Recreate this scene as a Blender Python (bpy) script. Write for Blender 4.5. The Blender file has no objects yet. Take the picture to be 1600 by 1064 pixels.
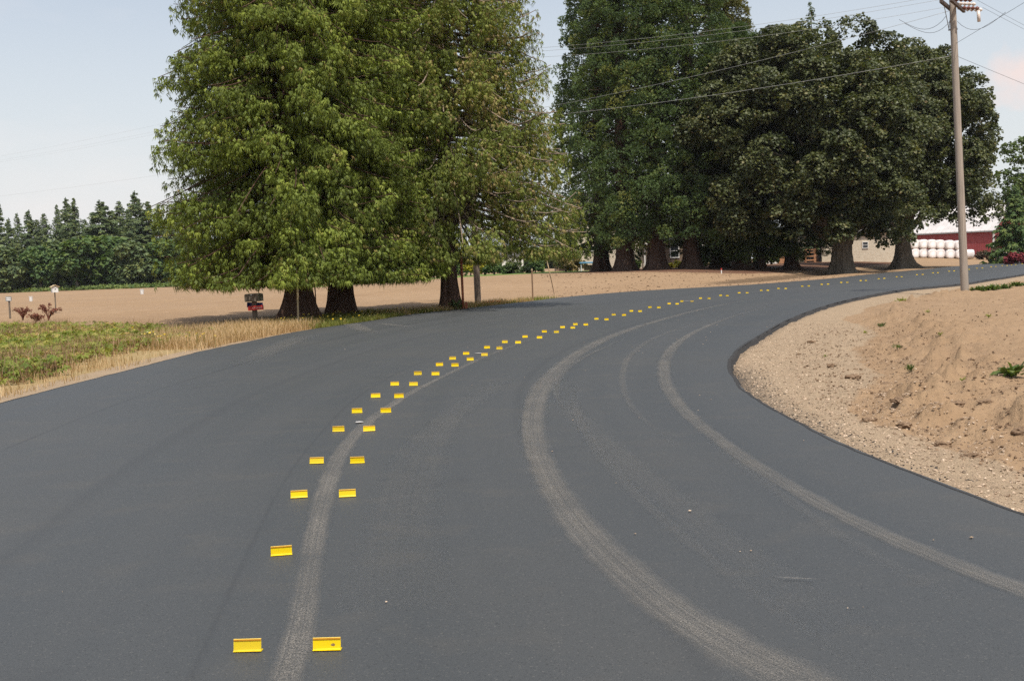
import bpy, math, random
import numpy as np
from mathutils import Vector, Matrix

# ------------------------------------------------------------------ camera, world, sun, exposure
scene = bpy.context.scene
COL = scene.collection
F, CX, CY = 1800.0, 800.0, 532.0          # focal length in photo pixels, photo centre
CAM_H = 1.4
PITCH, ROLL = math.radians(3.66), math.radians(2.06)
_u0 = Vector((0, math.sin(PITCH), math.cos(PITCH)))
_fw = Vector((0, math.cos(PITCH), -math.sin(PITCH)))
_r0 = Vector((1, 0, 0))
CAMX = math.cos(ROLL) * _r0 - math.sin(ROLL) * _u0
CAMY = math.sin(ROLL) * _r0 + math.cos(ROLL) * _u0
cam_data = bpy.data.cameras.new('camera')
cam = bpy.data.objects.new('camera', cam_data)
COL.objects.link(cam)
cam.matrix_world = Matrix((
    (CAMX.x, CAMY.x, -_fw.x, 0), (CAMX.y, CAMY.y, -_fw.y, 0),
    (CAMX.z, CAMY.z, -_fw.z, CAM_H), (0, 0, 0, 1)))
cam_data.sensor_width = 36.0
cam_data.lens = 36.0 * F / 1600.0
cam_data.clip_start = 0.05
cam_data.clip_end = 9000
scene.camera = cam

SUN_EL, SUN_AZ = math.radians(62), math.radians(160)      # azimuth from +Y towards +X
SUN_DIR = Vector((math.sin(SUN_AZ) * math.cos(SUN_EL), math.cos(SUN_AZ) * math.cos(SUN_EL), math.sin(SUN_EL)))
world = bpy.data.worlds.new('World'); scene.world = world; world.use_nodes = True
wn, wl = world.node_tree.nodes, world.node_tree.links
wn.clear()
wout = wn.new('ShaderNodeOutputWorld'); wbg = wn.new('ShaderNodeBackground')
sky = wn.new('ShaderNodeTexSky'); sky.sky_type = 'NISHITA'; sky.sun_disc = False
sky.sun_elevation = SUN_EL; sky.sun_rotation = SUN_AZ
sky.altitude = 60; sky.air_density = 1.0; sky.dust_density = 3.0; sky.ozone_density = 1.0
wbg.inputs['Strength'].default_value = 0.12
# thin summer haze layer and a few wisps of cloud over the clear sky
wtc = wn.new('ShaderNodeTexCoord'); wsep = wn.new('ShaderNodeSeparateXYZ')
wl.new(wtc.outputs['Generated'], wsep.inputs[0])
wr = wn.new('ShaderNodeMapRange'); wr.inputs['From Min'].default_value = 0.0; wr.inputs['From Max'].default_value = 0.36
wr.inputs['To Min'].default_value = 0.88; wr.inputs['To Max'].default_value = 0.30; wr.interpolation_type = 'SMOOTHSTEP'
wl.new(wsep.outputs['Z'], wr.inputs['Value'])
wmix = wn.new('ShaderNodeMix'); wmix.data_type = 'RGBA'
wl.new(wr.outputs[0], wmix.inputs['Factor']); wl.new(sky.outputs[0], wmix.inputs['A'])
wmix.inputs['B'].default_value = (5.75, 5.95, 6.05, 1)
wnz = wn.new('ShaderNodeTexNoise'); wnz.inputs['Scale'].default_value = 3.2; wnz.inputs['Detail'].default_value = 6
wmap = wn.new('ShaderNodeMapping'); wmap.inputs['Scale'].default_value = (1.0, 1.0, 3.0); wmap.inputs['Location'].default_value = (0.35, 0.1, 0.27)
wl.new(wtc.outputs['Generated'], wmap.inputs['Vector']); wl.new(wmap.outputs[0], wnz.inputs['Vector'])
wcr = wn.new('ShaderNodeMapRange'); wcr.inputs['From Min'].default_value = 0.56; wcr.inputs['From Max'].default_value = 0.78
wcr.inputs['To Max'].default_value = 0.3; wl.new(wnz.outputs[0], wcr.inputs['Value'])
wmix2 = wn.new('ShaderNodeMix'); wmix2.data_type = 'RGBA'
wl.new(wcr.outputs[0], wmix2.inputs['Factor']); wl.new(wmix.outputs['Result'], wmix2.inputs['A'])
wmix2.inputs['B'].default_value = (7.6, 6.6, 6.2, 1)
# one small sunlit cloud low in the right of the view
_cd = (CAMX * ((1592 - CX) / F) + CAMY * ((CY - 118) / F) + _fw).normalized()
wds = wn.new('ShaderNodeVectorMath'); wds.operation = 'DISTANCE'; wds.inputs[1].default_value = _cd
wl.new(wtc.outputs['Generated'], wds.inputs[0])
wn3 = wn.new('ShaderNodeTexNoise'); wn3.inputs['Scale'].default_value = 38; wn3.inputs['Detail'].default_value = 5
wl.new(wtc.outputs['Generated'], wn3.inputs['Vector'])
wsc = wn.new('ShaderNodeMath'); wsc.operation = 'MULTIPLY_ADD'; wsc.inputs[1].default_value = -0.045
wl.new(wn3.outputs[0], wsc.inputs[0]); wl.new(wds.outputs['Value'], wsc.inputs[2])
wcm = wn.new('ShaderNodeMapRange'); wcm.inputs['From Min'].default_value = -0.012; wcm.inputs['From Max'].default_value = 0.004
wcm.inputs['To Min'].default_value = 0.75; wcm.inputs['To Max'].default_value = 0.0; wl.new(wsc.outputs[0], wcm.inputs['Value'])
wmix3 = wn.new('ShaderNodeMix'); wmix3.data_type = 'RGBA'; wl.new(wcm.outputs[0], wmix3.inputs['Factor'])
wl.new(wmix2.outputs['Result'], wmix3.inputs['A']); wmix3.inputs['B'].default_value = (6.6, 5.3, 4.9, 1)
wl.new(wmix3.outputs['Result'], wbg.inputs['Color']); wl.new(wbg.outputs[0], wout.inputs[0])

sun_data = bpy.data.lights.new('sun', 'SUN'); sun_data.energy = 3.6; sun_data.angle = math.radians(0.6)
sun_data.color = (1.0, 0.93, 0.83)
sun = bpy.data.objects.new('sun', sun_data); COL.objects.link(sun)
sun.rotation_euler = SUN_DIR.to_track_quat('Z', 'Y').to_euler()
sun.location = (-30, 10, 60)
vs = scene.view_settings
vs.view_transform = 'Standard'; vs.look = 'None'; vs.exposure = 0.3; vs.gamma = 1.0; vs.use_curve_mapping = False
scene.render.engine = 'CYCLES'
cy = scene.cycles
cy.use_adaptive_sampling = False; cy.max_bounces = 6; cy.volume_bounces = 0; cy.diffuse_bounces = 3; cy.glossy_bounces = 2; cy.transmission_bounces = 4
cy.transparent_max_bounces = 8; cy.caustics_reflective = False; cy.caustics_refractive = False
try:
    cy.use_denoising = False; cy.denoiser = 'OPENIMAGEDENOISE'; cy.denoising_input_passes = 'RGB_ALBEDO_NORMAL'
    cy.denoising_prefilter = 'ACCURATE'
except Exception:
    pass

# ------------------------------------------------------------------ photo pixel -> place
def ray(u, v):
    d = CAMX * ((u - CX) / F) + CAMY * ((CY - v) / F) + _fw
    return d
def ground_px(u, v, z=0.0):
    d = ray(u, v); t = (z - CAM_H) / d.z
    return Vector((d.x * t, d.y * t, z))
def at_px(u, v, Y):
    d = ray(u, v); t = Y / d.y
    return Vector((d.x * t, Y, CAM_H + d.z * t))

# ------------------------------------------------------------------ noise
def _hash(ix, iy, seed):
    n = (ix.astype(np.int64) * 374761393 + iy.astype(np.int64) * 668265263 + seed * 1442695041) & 0xFFFFFFFF
    n = ((n ^ (n >> 13)) * 1274126177) & 0xFFFFFFFF
    return ((n ^ (n >> 16)) & 0xFFFFFF) / float(0xFFFFFF)
def vnoise(x, y, seed=0):
    ix, iy = np.floor(x), np.floor(y); fx, fy = x - ix, y - iy
    fx = fx * fx * (3 - 2 * fx); fy = fy * fy * (3 - 2 * fy)
    a = _hash(ix, iy, seed); b = _hash(ix + 1, iy, seed); c = _hash(ix, iy + 1, seed); d = _hash(ix + 1, iy + 1, seed)
    return (a + (b - a) * fx) * (1 - fy) + (c + (d - c) * fx) * fy
def fbm(x, y, o=4, seed=0):
    s, a, t = 0, 1.0, 0
    for i in range(o):
        s = s + a * vnoise(x * 2 ** i, y * 2 ** i, seed + i); t += a; a *= 0.5
    return s / t
def sstep(a, b, x):
    t = np.clip((x - a) / (b - a), 0, 1); return t * t * (3 - 2 * t)

# ------------------------------------------------------------------ mesh helpers
def link_mesh(name, me, mat, parent):
    ob = bpy.data.objects.new(name, me); COL.objects.link(ob)
    if mat is not None and not me.materials: me.materials.append(mat)
    if parent is not None: ob.parent = parent
    return ob
def np_mesh(name, V, Fc, mat, parent=None, smooth=False, attrs=None, uv=None):
    V = np.asarray(V, dtype=np.float32); Fc = np.asarray(Fc, dtype=np.int32)
    me = bpy.data.meshes.new(name)
    k = Fc.shape[1]
    me.vertices.add(len(V)); me.vertices.foreach_set('co', V.ravel())
    me.loops.add(Fc.size); me.loops.foreach_set('vertex_index', Fc.ravel())
    me.polygons.add(len(Fc))
    me.polygons.foreach_set('loop_start', np.arange(0, Fc.size, k, dtype=np.int32))
    me.update(calc_edges=True)
    me.polygons.foreach_set('use_smooth', np.full(len(Fc), smooth, dtype=bool))
    for an, av in (attrs or {}).items():
        a = me.attributes.new(an, 'FLOAT', 'POINT'); a.data.foreach_set('value', np.asarray(av, dtype=np.float32).ravel())
    if uv is not None:
        l = me.uv_layers.new(name='UVMap'); l.data.foreach_set('uv', np.asarray(uv, dtype=np.float32)[Fc.ravel()].ravel())
    return link_mesh(name, me, mat, parent)

class MB:
    def __init__(s): s.v, s.f = [], []
    def raw(s, v, f):
        o = len(s.v); s.v += [tuple(p) for p in v]; s.f += [tuple(i + o for i in q) for q in f]; return s
    def box(s, c, size, rz=0.0, rx=0.0, ry=0.0):
        M = Matrix.Rotation(rz, 3, 'Z') @ Matrix.Rotation(ry, 3, 'Y') @ Matrix.Rotation(rx, 3, 'X')
        c = Vector(c); h = Vector(size) / 2
        vs_ = [c + M @ Vector((sx * h.x, sy * h.y, sz * h.z)) for sz in (-1, 1) for sy in (-1, 1) for sx in (-1, 1)]
        return s.raw(vs_, [(0, 2, 3, 1), (4, 5, 7, 6), (0, 1, 5, 4), (2, 6, 7, 3), (0, 4, 6, 2), (1, 3, 7, 5)])
    def tube(s, pts, rad, n=8, cap=True):
        pts = [Vector(p) for p in pts]
        if not hasattr(rad, '__len__'): rad = [rad] * len(pts)
        vs_, fs = [], []
        up = Vector((0, 0, 1))
        for i, p in enumerate(pts):
            t = (pts[min(i + 1, len(pts) - 1)] - pts[max(i - 1, 0)]).normalized()
            a = up if abs(t.dot(up)) < 0.95 else Vector((1, 0, 0))
            x = t.cross(a).normalized(); y = t.cross(x).normalized()
            for k in range(n):
                an = 2 * math.pi * k / n
                vs_.append(p + (x * math.cos(an) + y * math.sin(an)) * rad[i])
        for i in range(len(pts) - 1):
            for k in range(n):
                a0 = i * n + k; a1 = i * n + (k + 1) % n
                fs.append((a0, a1, a1 + n, a0 + n))
        if cap:
            fs.append(tuple(range(n))[::-1]); fs.append(tuple(range((len(pts) - 1) * n, len(pts) * n)))
        return s.raw(vs_, fs)
    def prism(s, poly, y0, y1):       # polygon in x,z extruded along y
        n = len(poly)
        return s.raw([(x, y0, z) for x, z in poly] + [(x, y1, z) for x, z in poly],
                     [tuple(range(n)), tuple(range(n, 2 * n))[::-1]] + [(i, i + n, (i + 1) % n + n, (i + 1) % n) for i in range(n)])
    def build(s, name, mat, parent=None, smooth=False, bevel=0.0):
        me = bpy.data.meshes.new(name); me.from_pydata(s.v, [], s.f); me.update()
        import bmesh
        bm = bmesh.new(); bm.from_mesh(me)
        bmesh.ops.recalc_face_normals(bm, faces=bm.faces)
        if bevel: bmesh.ops.bevel(bm, geom=list(bm.edges), offset=bevel, segments=2, affect='EDGES', profile=0.6)
        bm.to_mesh(me); bm.free()
        if smooth:
            for p in me.polygons: p.use_smooth = True
        return link_mesh(name, me, mat, parent)

def tag(o, label=None, cat=None, group=None, kind=None):
    if label: o['label'] = label
    if cat: o['category'] = cat
    if group: o['group'] = group
    if kind: o['kind'] = kind
    return o
def thing(name, loc, label, cat, group=None, rz=0.0):
    o = bpy.data.objects.new(name, None); COL.objects.link(o)
    o.empty_display_size = 0.2
    o.location = loc; o.rotation_euler = (0, 0, rz)
    return tag(o, label, cat, group)
def dup(root, loc, rz, label, sc=1.0, group=None):
    r = root.copy(); COL.objects.link(r); r.location = loc; r.rotation_euler = (0, 0, rz)
    r.scale = sc if hasattr(sc, '__len__') else (sc,) * 3
    r['label'] = label
    if group: r['group'] = group
    for ch in list(root.children):
        c = ch.copy(); COL.objects.link(c); c.parent = r
        for g in list(ch.children):
            d = g.copy(); COL.objects.link(d); d.parent = c
    return r
ORD = 'first second third fourth fifth sixth seventh eighth ninth tenth eleventh twelfth thirteenth fourteenth fifteenth sixteenth seventeenth eighteenth nineteenth'.split()
TENS = {20: ('twenty', 'twentieth'), 30: ('thirty', 'thirtieth'), 40: ('forty', 'fortieth'), 50: ('fifty', 'fiftieth')}
def ordinal(n):
    if n < 20: return ORD[n - 1]
    t, r = n // 10 * 10, n % 10
    return TENS[t][1] if r == 0 else TENS[t][0] + '-' + ORD[r - 1]

# ------------------------------------------------------------------ material helpers
class NT:
    def __init__(s, name):
        s.m = bpy.data.materials.new(name); s.m.use_nodes = True
        s.n, s.l = s.m.node_tree.nodes, s.m.node_tree.links
        s.b = s.n['Principled BSDF']; s.out = s.n['Material Output']
    def new(s, t, **kw):
        x = s.n.new(t)
        for k, v in kw.items(): setattr(x, k, v)
        return x
    def set(s, sock, v):
        if hasattr(v, 'is_output') or isinstance(v, bpy.types.NodeSocket): s.l.new(v, sock)
        else: sock.default_value = v
    def coord(s, which='Object', scale=(1, 1, 1)):
        t = s.new('ShaderNodeTexCoord'); m = s.new('ShaderNodeMapping'); m.inputs['Scale'].default_value = scale
        s.l.new(t.outputs[which], m.inputs['Vector']); return m.outputs[0]
    def world(s, scale=(1, 1, 1)):
        t = s.new('ShaderNodeNewGeometry'); m = s.new('ShaderNodeMapping'); m.inputs['Scale'].default_value = scale
        s.l.new(t.outputs['Position'], m.inputs['Vector']); return m.outputs[0]
    def noise(s, vec, scale, detail=4, rough=0.55):
        x = s.new('ShaderNodeTexNoise'); x.inputs['Scale'].default_value = scale; x.inputs['Detail'].default_value = detail
        x.inputs['Roughness'].default_value = rough
        s.l.new(vec, x.inputs['Vector']); return x.outputs[0]
    def voro(s, vec, scale, out='Distance'):
        x = s.new('ShaderNodeTexVoronoi'); x.inputs['Scale'].default_value = scale
        s.l.new(vec, x.inputs['Vector']); return x.outputs[out]
    def rng(s, v, a, b, c=0.0, d=1.0):
        x = s.new('ShaderNodeMapRange'); s.l.new(v, x.inputs['Value'])
        for k, q in zip(('From Min', 'From Max', 'To Min', 'To Max'), (a, b, c, d)): x.inputs[k].default_value = q
        return x.outputs[0]
    def math(s, op, a, b=0.0):
        x = s.new('ShaderNodeMath', operation=op); s.set(x.inputs[0], a); s.set(x.inputs[1], b); return x.outputs[0]
    def mix(s, f, a, b, mode='MIX'):
        x = s.new('ShaderNodeMix', data_type='RGBA', blend_type=mode)
        s.set(x.inputs['Factor'], f)
        for k, v in (('A', a), ('B', b)):
            if isinstance(v, tuple): x.inputs[k].default_value = (*v, 1) if len(v) == 3 else v
            else: s.l.new(v, x.inputs[k])
        return x.outputs['Result']
    def ramp(s, v, stops):
        x = s.new('ShaderNodeValToRGB'); e = x.color_ramp.elements
        while len(e) < len(stops): e.new(0.5)
        for q, (p, c) in zip(e, stops): q.position = p; q.color = (*c, 1)
        s.l.new(v, x.inputs[0]); return x.outputs[0]
    def attr(s, name):
        x = s.new('ShaderNodeAttribute'); x.attribute_name = name; return x.outputs['Fac']
    def bump(s, h, strength=0.5, dist=0.02):
        x = s.new('ShaderNodeBump'); x.inputs['Strength'].default_value = strength; x.inputs['Distance'].default_value = dist
        s.l.new(h, x.inputs['Height']); s.l.new(x.outputs[0], s.b.inputs['Normal']); return x.outputs[0]
    def done(s, color=None, rough=0.8, spec=None, metal=None):
        if color is not None:
            if isinstance(color, tuple): s.b.inputs['Base Color'].default_value = (*color, 1)
            else: s.l.new(color, s.b.inputs['Base Color'])
        s.set(s.b.inputs['Roughness'], rough)
        if spec is not None: s.b.inputs['Specular IOR Level'].default_value = spec
        if metal is not None: s.b.inputs['Metallic'].default_value = metal
        return s.m

def grainy(name, c1, c2, scale=20, rough=0.8, stretch=(1, 1, 1), bump=0.3, dist=0.01, spec=0.3, metal=None):
    t = NT(name); v = t.coord('Object', stretch); n = t.noise(v, scale, 5)
    c = t.mix(t.rng(n, 0.3, 0.7), c1, c2)
    t.bump(n, bump, dist)
    return t.done(c, rough, spec, metal)

def leaf_mat(name, stops, transl=0.35, rough=0.6, spec=0.25, tip=None):
    t = NT(name)
    col = t.ramp(t.attr('tone'), stops)
    if tip: col = t.mix(t.math('MULTIPLY', t.attr('tip'), tip[0]), col, tip[1])
    t.done(col, rough, spec)
    tr = t.new('ShaderNodeBsdfTranslucent')
    t.l.new(t.mix(1.0, col, (1.25, 1.3, 0.55), 'MULTIPLY'), tr.inputs['Color'])
    mx = t.new('ShaderNodeMixShader'); mx.inputs[0].default_value = transl
    t.l.new(t.b.outputs[0], mx.inputs[1]); t.l.new(tr.outputs[0], mx.inputs[2]); t.l.new(mx.outputs[0], t.out.inputs['Surface'])
    return t.m

M = {}
# asphalt: fresh, dark, with lane-wise banding and a dust film
t = NT('fresh_asphalt')
w = t.world()
uvn = t.new('ShaderNodeUVMap'); mp = t.new('ShaderNodeMapping'); mp.inputs['Scale'].default_value = (1.6, 0.035, 1)
t.l.new(uvn.outputs[0], mp.inputs['Vector'])
band = t.noise(mp.outputs[0], 1.0, 4)
fine = t.noise(w, 190, 2, 0.7); spk = t.voro(w, 150, 'Color')
sep = t.new('ShaderNodeSeparateColor'); t.l.new(spk, sep.inputs[0])
big = t.noise(w, 0.35, 4); mid = t.noise(w, 2.2, 5)
c = t.mix(t.rng(fine, 0.3, 0.7), (0.0363, 0.0400, 0.0425), (0.0766, 0.0807, 0.0824))
c = t.mix(t.rng(band, 0.35, 0.68, 0.0, 0.55), c, (0.0453, 0.0504, 0.0537))
c = t.mix(t.rng(mid, 0.54, 0.8, 0.0, 0.30), c, (0.0973, 0.0871, 0.0718))
c = t.mix(t.rng(big, 0.45, 0.75, 0.0, 0.30), c, (0.0778, 0.0743, 0.0656))
c = t.mix(t.rng(sep.outputs[0], 0.95, 0.99, 0.0, 0.3), c, (0.1685, 0.1614, 0.1468))
c = t.mix(t.rng(sep.outputs[1], 0.88, 0.99, 0.0, 0.4), c, (0.0142, 0.0149, 0.0156))
sxu = t.new('ShaderNodeSeparateXYZ'); t.l.new(uvn.outputs[0], sxu.inputs[0])
wig = t.math('ADD', sxu.outputs[0], t.rng(t.noise(mp.outputs[0], 2.0, 2), 0, 1, -0.12, 0.12))
for pos_, wd_, st_ in ((1.55, .05, .5), (4.3, .03, .35), (6.1, .09, .25), (3.0, .12, .22)):
    dl = t.math('ABSOLUTE', t.math('SUBTRACT', wig, pos_))
    c = t.mix(t.math('MULTIPLY', t.rng(dl, 0.0, wd_, 1.0, 0.0), t.rng(mid, .35, .6, 0.2, st_)), c, (0.028, 0.030, 0.033))
stain = t.noise(w, 0.9, 6, 0.7)
c = t.mix(t.rng(stain, .6, .72, 0.0, .35), c, (0.032, 0.034, 0.037))
t.bump(fine, 0.55, 0.004)
M['asphalt'] = t.done(c, t.rng(band, 0.3, 0.7, 0.66, 0.56), 0.42)
t = NT('asphalt_cut_edge')
w = t.world(); n = t.noise(w, 70, 4)
c = t.mix(t.rng(n, 0.3, 0.7), (0.018, 0.018, 0.02), (0.07, 0.068, 0.066)); t.bump(n, 1.0, 0.02)
M['asphalt_edge'] = t.done(c, 0.85, 0.25)
# dusty tyre tracks lying on the asphalt
t = NT('dusty_tyre_track')
w = t.world(); uvn = t.new('ShaderNodeUVMap'); su = t.new('ShaderNodeSeparateXYZ'); t.l.new(uvn.outputs[0], su.inputs[0])
lat = t.math('ABSOLUTE', t.math('SUBTRACT', su.outputs[0], 0.5))
edge = t.rng(t.math('ADD', lat, t.rng(t.noise(w, 3.0, 4), .3, .7, -.07, .07)), 0.22, 0.43, 1.0, 0.0)
mp = t.new('ShaderNodeMapping'); mp.inputs['Scale'].default_value = (15.0, 0.10, 1); t.l.new(uvn.outputs[0], mp.inputs['Vector'])
streak = t.rng(t.noise(mp.outputs[0], 1.0, 4, 0.7), 0.30, 0.60, 0.3, 1.0)
fine = t.noise(w, 160, 3, 0.7)
spk = t.rng(fine, 0.36, 0.62)
patch = t.rng(t.noise(w, 1.3, 5, .65), 0.3, 0.62, 0.35, 1.0)
al = t.math('MULTIPLY', t.math('MULTIPLY', edge, streak), t.math('MULTIPLY', spk, t.math('MULTIPLY', patch, t.attr('dust'))))
c = t.mix(t.rng(fine, 0.4, 0.75), (0.20, 0.188, 0.168), (0.34, 0.31, 0.27))
t.done(c, 0.9, 0.2); t.bump(fine, 0.4, 0.004)
tp = t.new('ShaderNodeBsdfTransparent'); mx = t.new('ShaderNodeMixShader')
t.l.new(al, mx.inputs[0]); t.l.new(tp.outputs[0], mx.inputs[1]); t.l.new(t.b.outputs[0], mx.inputs[2]); t.l.new(mx.outputs[0], t.out.inputs['Surface'])
M['track'] = t.m

# ground: tilled soil, gravel shoulder, lawn, needle litter, dry verge, by zone attributes
t = NT('ground_soil')
w = t.world(); wr_ = t.world((0.25, 1.0, 1.0))
n1 = t.noise(w, 0.12, 5); n2 = t.noise(w, 1.7, 6, 0.62); n3 = t.noise(w, 14, 5, 0.65); n4 = t.noise(w, 70, 3, 0.65)
furrow = t.noise(wr_, 1.3, 5, 0.6)
soil = t.mix(t.rng(n2, 0.3, 0.7), (0.2832, 0.1836, 0.1030), (0.3634, 0.2472, 0.1453))
soil = t.mix(t.rng(n3, 0.45, 0.78, 0, 0.7), soil, (0.1794, 0.1147, 0.0662))
soil = t.mix(t.rng(n1, 0.4, 0.7, 0, 0.45), soil, (0.3832, 0.2706, 0.1713))
soil = t.mix(t.rng(furrow, 0.5, 0.75, 0, 0.45), soil, (0.2147, 0.1370, 0.0791))
soil = t.mix(t.rng(n4, 0.6, 0.8, 0, 0.35), soil, (0.3979, 0.3217, 0.2190))
patchy = t.noise(t.world((0.5, 1.0, 1.0)), 0.045, 5, 0.6)
soil = t.mix(t.rng(patchy, .35, .65, 0.0, .55), soil, (0.2778, 0.1912, 0.1222))
gr = t.mix(t.rng(n4, 0.3, 0.72), (0.2114, 0.1569, 0.1032), (0.4692, 0.3566, 0.2421))
gr = t.mix(t.rng(n2, 0.4, 0.72, 0, 0.5), gr, (0.2579, 0.1915, 0.1278))
lawn = t.mix(t.rng(n3, 0.35, 0.7), (0.10, 0.17, 0.035), (0.19, 0.235, 0.07))
lit = t.mix(t.rng(n3, 0.35, 0.7), (0.085, 0.045, 0.028), (0.2, 0.11, 0.07))
ver = t.mix(t.rng(n3, 0.3, 0.7), (0.26, 0.2, 0.09), (0.40, 0.29, 0.155))
wet = t.mix(t.rng(n3, 0.35, 0.7), (0.11, 0.075, 0.045), (0.19, 0.13, 0.08))
pert = t.rng(n2, 0.25, 0.75, -0.3, 0.3)
def zone(a):
    return t.rng(t.math('ADD', t.attr(a), pert), 0.35, 0.65)
c = t.mix(zone('gravel'), soil, gr)
c = t.mix(zone('verge'), c, ver)
c = t.mix(zone('wet'), c, wet)
c = t.mix(zone('litter'), c, lit)
c = t.mix(zone('lawn'), c, lawn)
tarry = t.math('MULTIPLY', t.attr('tar'), t.rng(n4, 0.35, 0.6))
c = t.mix(tarry, c, (0.055, 0.053, 0.052))
h = t.math('ADD', t.math('MULTIPLY', n3, 0.6), t.math('MULTIPLY', n4, 0.25))
t.bump(h, 0.9, 0.05)
M['ground'] = t.done(c, 0.95, 0.12)

M['stone'] = None
t = NT('crushed_stone'); w = t.world(); n = t.noise(w, 23, 3)
c = t.ramp(t.attr('tone'), [(0, (0.07, 0.062, 0.055)), (0.25, (0.26, 0.2, 0.145)), (0.6, (0.45, 0.34, 0.245)), (1, (0.68, 0.55, 0.42))])
M['stone'] = t.done(t.mix(t.rng(n, 0.3, 0.7, 0, 0.5), c, (0.36, 0.26, 0.17)), 0.9, 0.2)
M['clod'] = grainy('dry_clod', (0.12, 0.08, 0.052), (0.29, 0.2, 0.13), 30, 0.95, bump=0.8, dist=0.02, spec=0.1)

t = NT('marker_yellow_plastic')
oi = t.new('ShaderNodeObjectInfo')
n = t.noise(t.coord('Object'), 60, 3)
c = t.mix(oi.outputs['Random'], (0.95, 0.69, 0.002), (0.95, 0.77, 0.006))
c = t.mix(t.rng(n, 0.58, 0.75, 0, 0.6), c, (0.62, 0.36, 0.03))
c = t.mix(t.math('MULTIPLY', t.math('POWER', oi.outputs['Random'], 3.0), 0.5), c, (0.60, 0.40, 0.06))
t.done(c, 0.35, 0.4)
tr = t.new('ShaderNodeBsdfTranslucent'); t.l.new(c, tr.inputs['Color']); mx = t.new('ShaderNodeMixShader'); mx.inputs[0].default_value = 0.25
t.l.new(t.b.outputs[0], mx.inputs[1]); t.l.new(tr.outputs[0], mx.inputs[2]); t.l.new(mx.outputs[0], t.out.inputs['Surface'])
M['yellow'] = t.m
M['strip'] = grainy('marker_reflector_amber', (0.42, 0.17, 0.006), (0.55, 0.26, 0.012), 90, 0.3, spec=0.5, bump=0.1)
M['strip_lip'] = grainy('marker_lip_pale', (0.9, 0.68, 0.12), (0.95, 0.75, 0.2), 60, 0.4, bump=0.05)
M['mud'] = grainy('dried_mud', (0.2, 0.12, 0.05), (0.36, 0.24, 0.12), 60, 0.95, bump=0.6)
M['white_dab'] = grainy('white_paint_dab', (0.36, 0.35, 0.33), (0.5, 0.48, 0.46), 50, 0.7)

t = NT('cedar_bark'); v = t.coord('Object', (9, 9, 0.7)); n = t.noise(v, 2.2, 6, 0.65)
c = t.mix(t.rng(n, 0.3, 0.7), (0.045, 0.027, 0.02), (0.17, 0.105, 0.078)); t.bump(n, 1.0, 0.05); M['cedar_bark'] = t.done(c, 0.95, 0.1)
t = NT('redwood_bark'); v = t.coord('Object', (6, 6, 0.6)); n = t.noise(v, 1.6, 6, 0.65)
c = t.mix(t.rng(n, 0.3, 0.7), (0.04, 0.026, 0.02), (0.125, 0.08, 0.06)); t.bump(n, 1.0, 0.08); M['redwood_bark'] = t.done(c, 0.95, 0.1)
t = NT('maple_bark'); v = t.coord('Object', (5, 5, 0.8)); n = t.noise(v, 1.8, 6, 0.65)
c = t.mix(t.rng(n, 0.3, 0.7), (0.08, 0.066, 0.05), (0.22, 0.185, 0.14)); t.bump(n, 1.0, 0.06); M['maple_bark'] = t.done(c, 0.95, 0.1)
M['limb'] = grainy('cedar_limb_bark', (0.17, 0.125, 0.095), (0.36, 0.285, 0.22), 9, 0.9, (1, 1, 0.5))
M['pole_wood'] = grainy('weathered_pole_wood', (0.23, 0.19, 0.158), (0.40, 0.345, 0.29), 3.0, 0.9, (14, 14, 0.35), bump=0.5, dist=0.01)
M['shaded_pole'] = grainy('shaded_pole_wood', (0.12, 0.09, 0.068), (0.23, 0.18, 0.14), 3.0, 0.9, (14, 14, 0.35), bump=0.5, dist=0.01)  # darker copy of the pole wood, cedar shade put into the colour
M['dark_wood'] = grainy('dark_crossarm_wood', (0.06, 0.045, 0.04), (0.13, 0.1, 0.085), 8, 0.9, (3, 3, 3))
M['post_wood'] = grainy('grey_post_wood', (0.09, 0.075, 0.06), (0.2, 0.165, 0.135), 4, 0.9, (12, 12, 1))
M['stake_wood'] = grainy('pale_stake_wood', (0.4, 0.31, 0.18), (0.55, 0.44, 0.28), 6, 0.85, (8, 8, 1))
M['brown_stake'] = grainy('brown_stake', (0.15, 0.09, 0.055), (0.27, 0.17, 0.11), 6, 0.85, (8, 8, 1))
M['red_post'] = grainy('rusty_red_post', (0.3, 0.085, 0.045), (0.44, 0.15, 0.085), 12, 0.7, (3, 3, 1))
M['white_metal'] = grainy('white_metal', (0.62, 0.62, 0.6), (0.78, 0.78, 0.76), 9, 0.5)
M['grey_metal'] = grainy('grey_metal', (0.22, 0.24, 0.24), (0.38, 0.4, 0.4), 9, 0.5, metal=0.4)
M['wire'] = grainy('aluminium_wire', (0.30, 0.30, 0.29), (0.42, 0.42, 0.4), 9, 0.5, metal=0.5)
M['dark_wire'] = grainy('dark_cable', (0.045, 0.047, 0.05), (0.09, 0.09, 0.095), 9, 0.6)
M['insul'] = grainy('porcelain_insulator', (0.62, 0.5, 0.42), (0.78, 0.72, 0.66), 9, 0.25, spec=0.6)
M['insul_brown'] = grainy('brown_insulator', (0.14, 0.05, 0.035), (0.22, 0.08, 0.05), 9, 0.2, spec=0.6)
M['orange'] = grainy('orange_conduit', (0.72, 0.2, 0.04), (0.82, 0.27, 0.07), 12, 0.45)
M['mail_grey'] = grainy('mossy_grey_mailbox', (0.12, 0.11, 0.075), (0.3, 0.28, 0.2), 9, 0.8)
M['paper_blue'] = grainy('blue_newspaper_tube', (0.025, 0.06, 0.26), (0.04, 0.09, 0.36), 9, 0.45)
M['paper_red'] = grainy('red_newspaper_tube', (0.42, 0.025, 0.022), (0.52, 0.045, 0.035), 9, 0.45)
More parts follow.
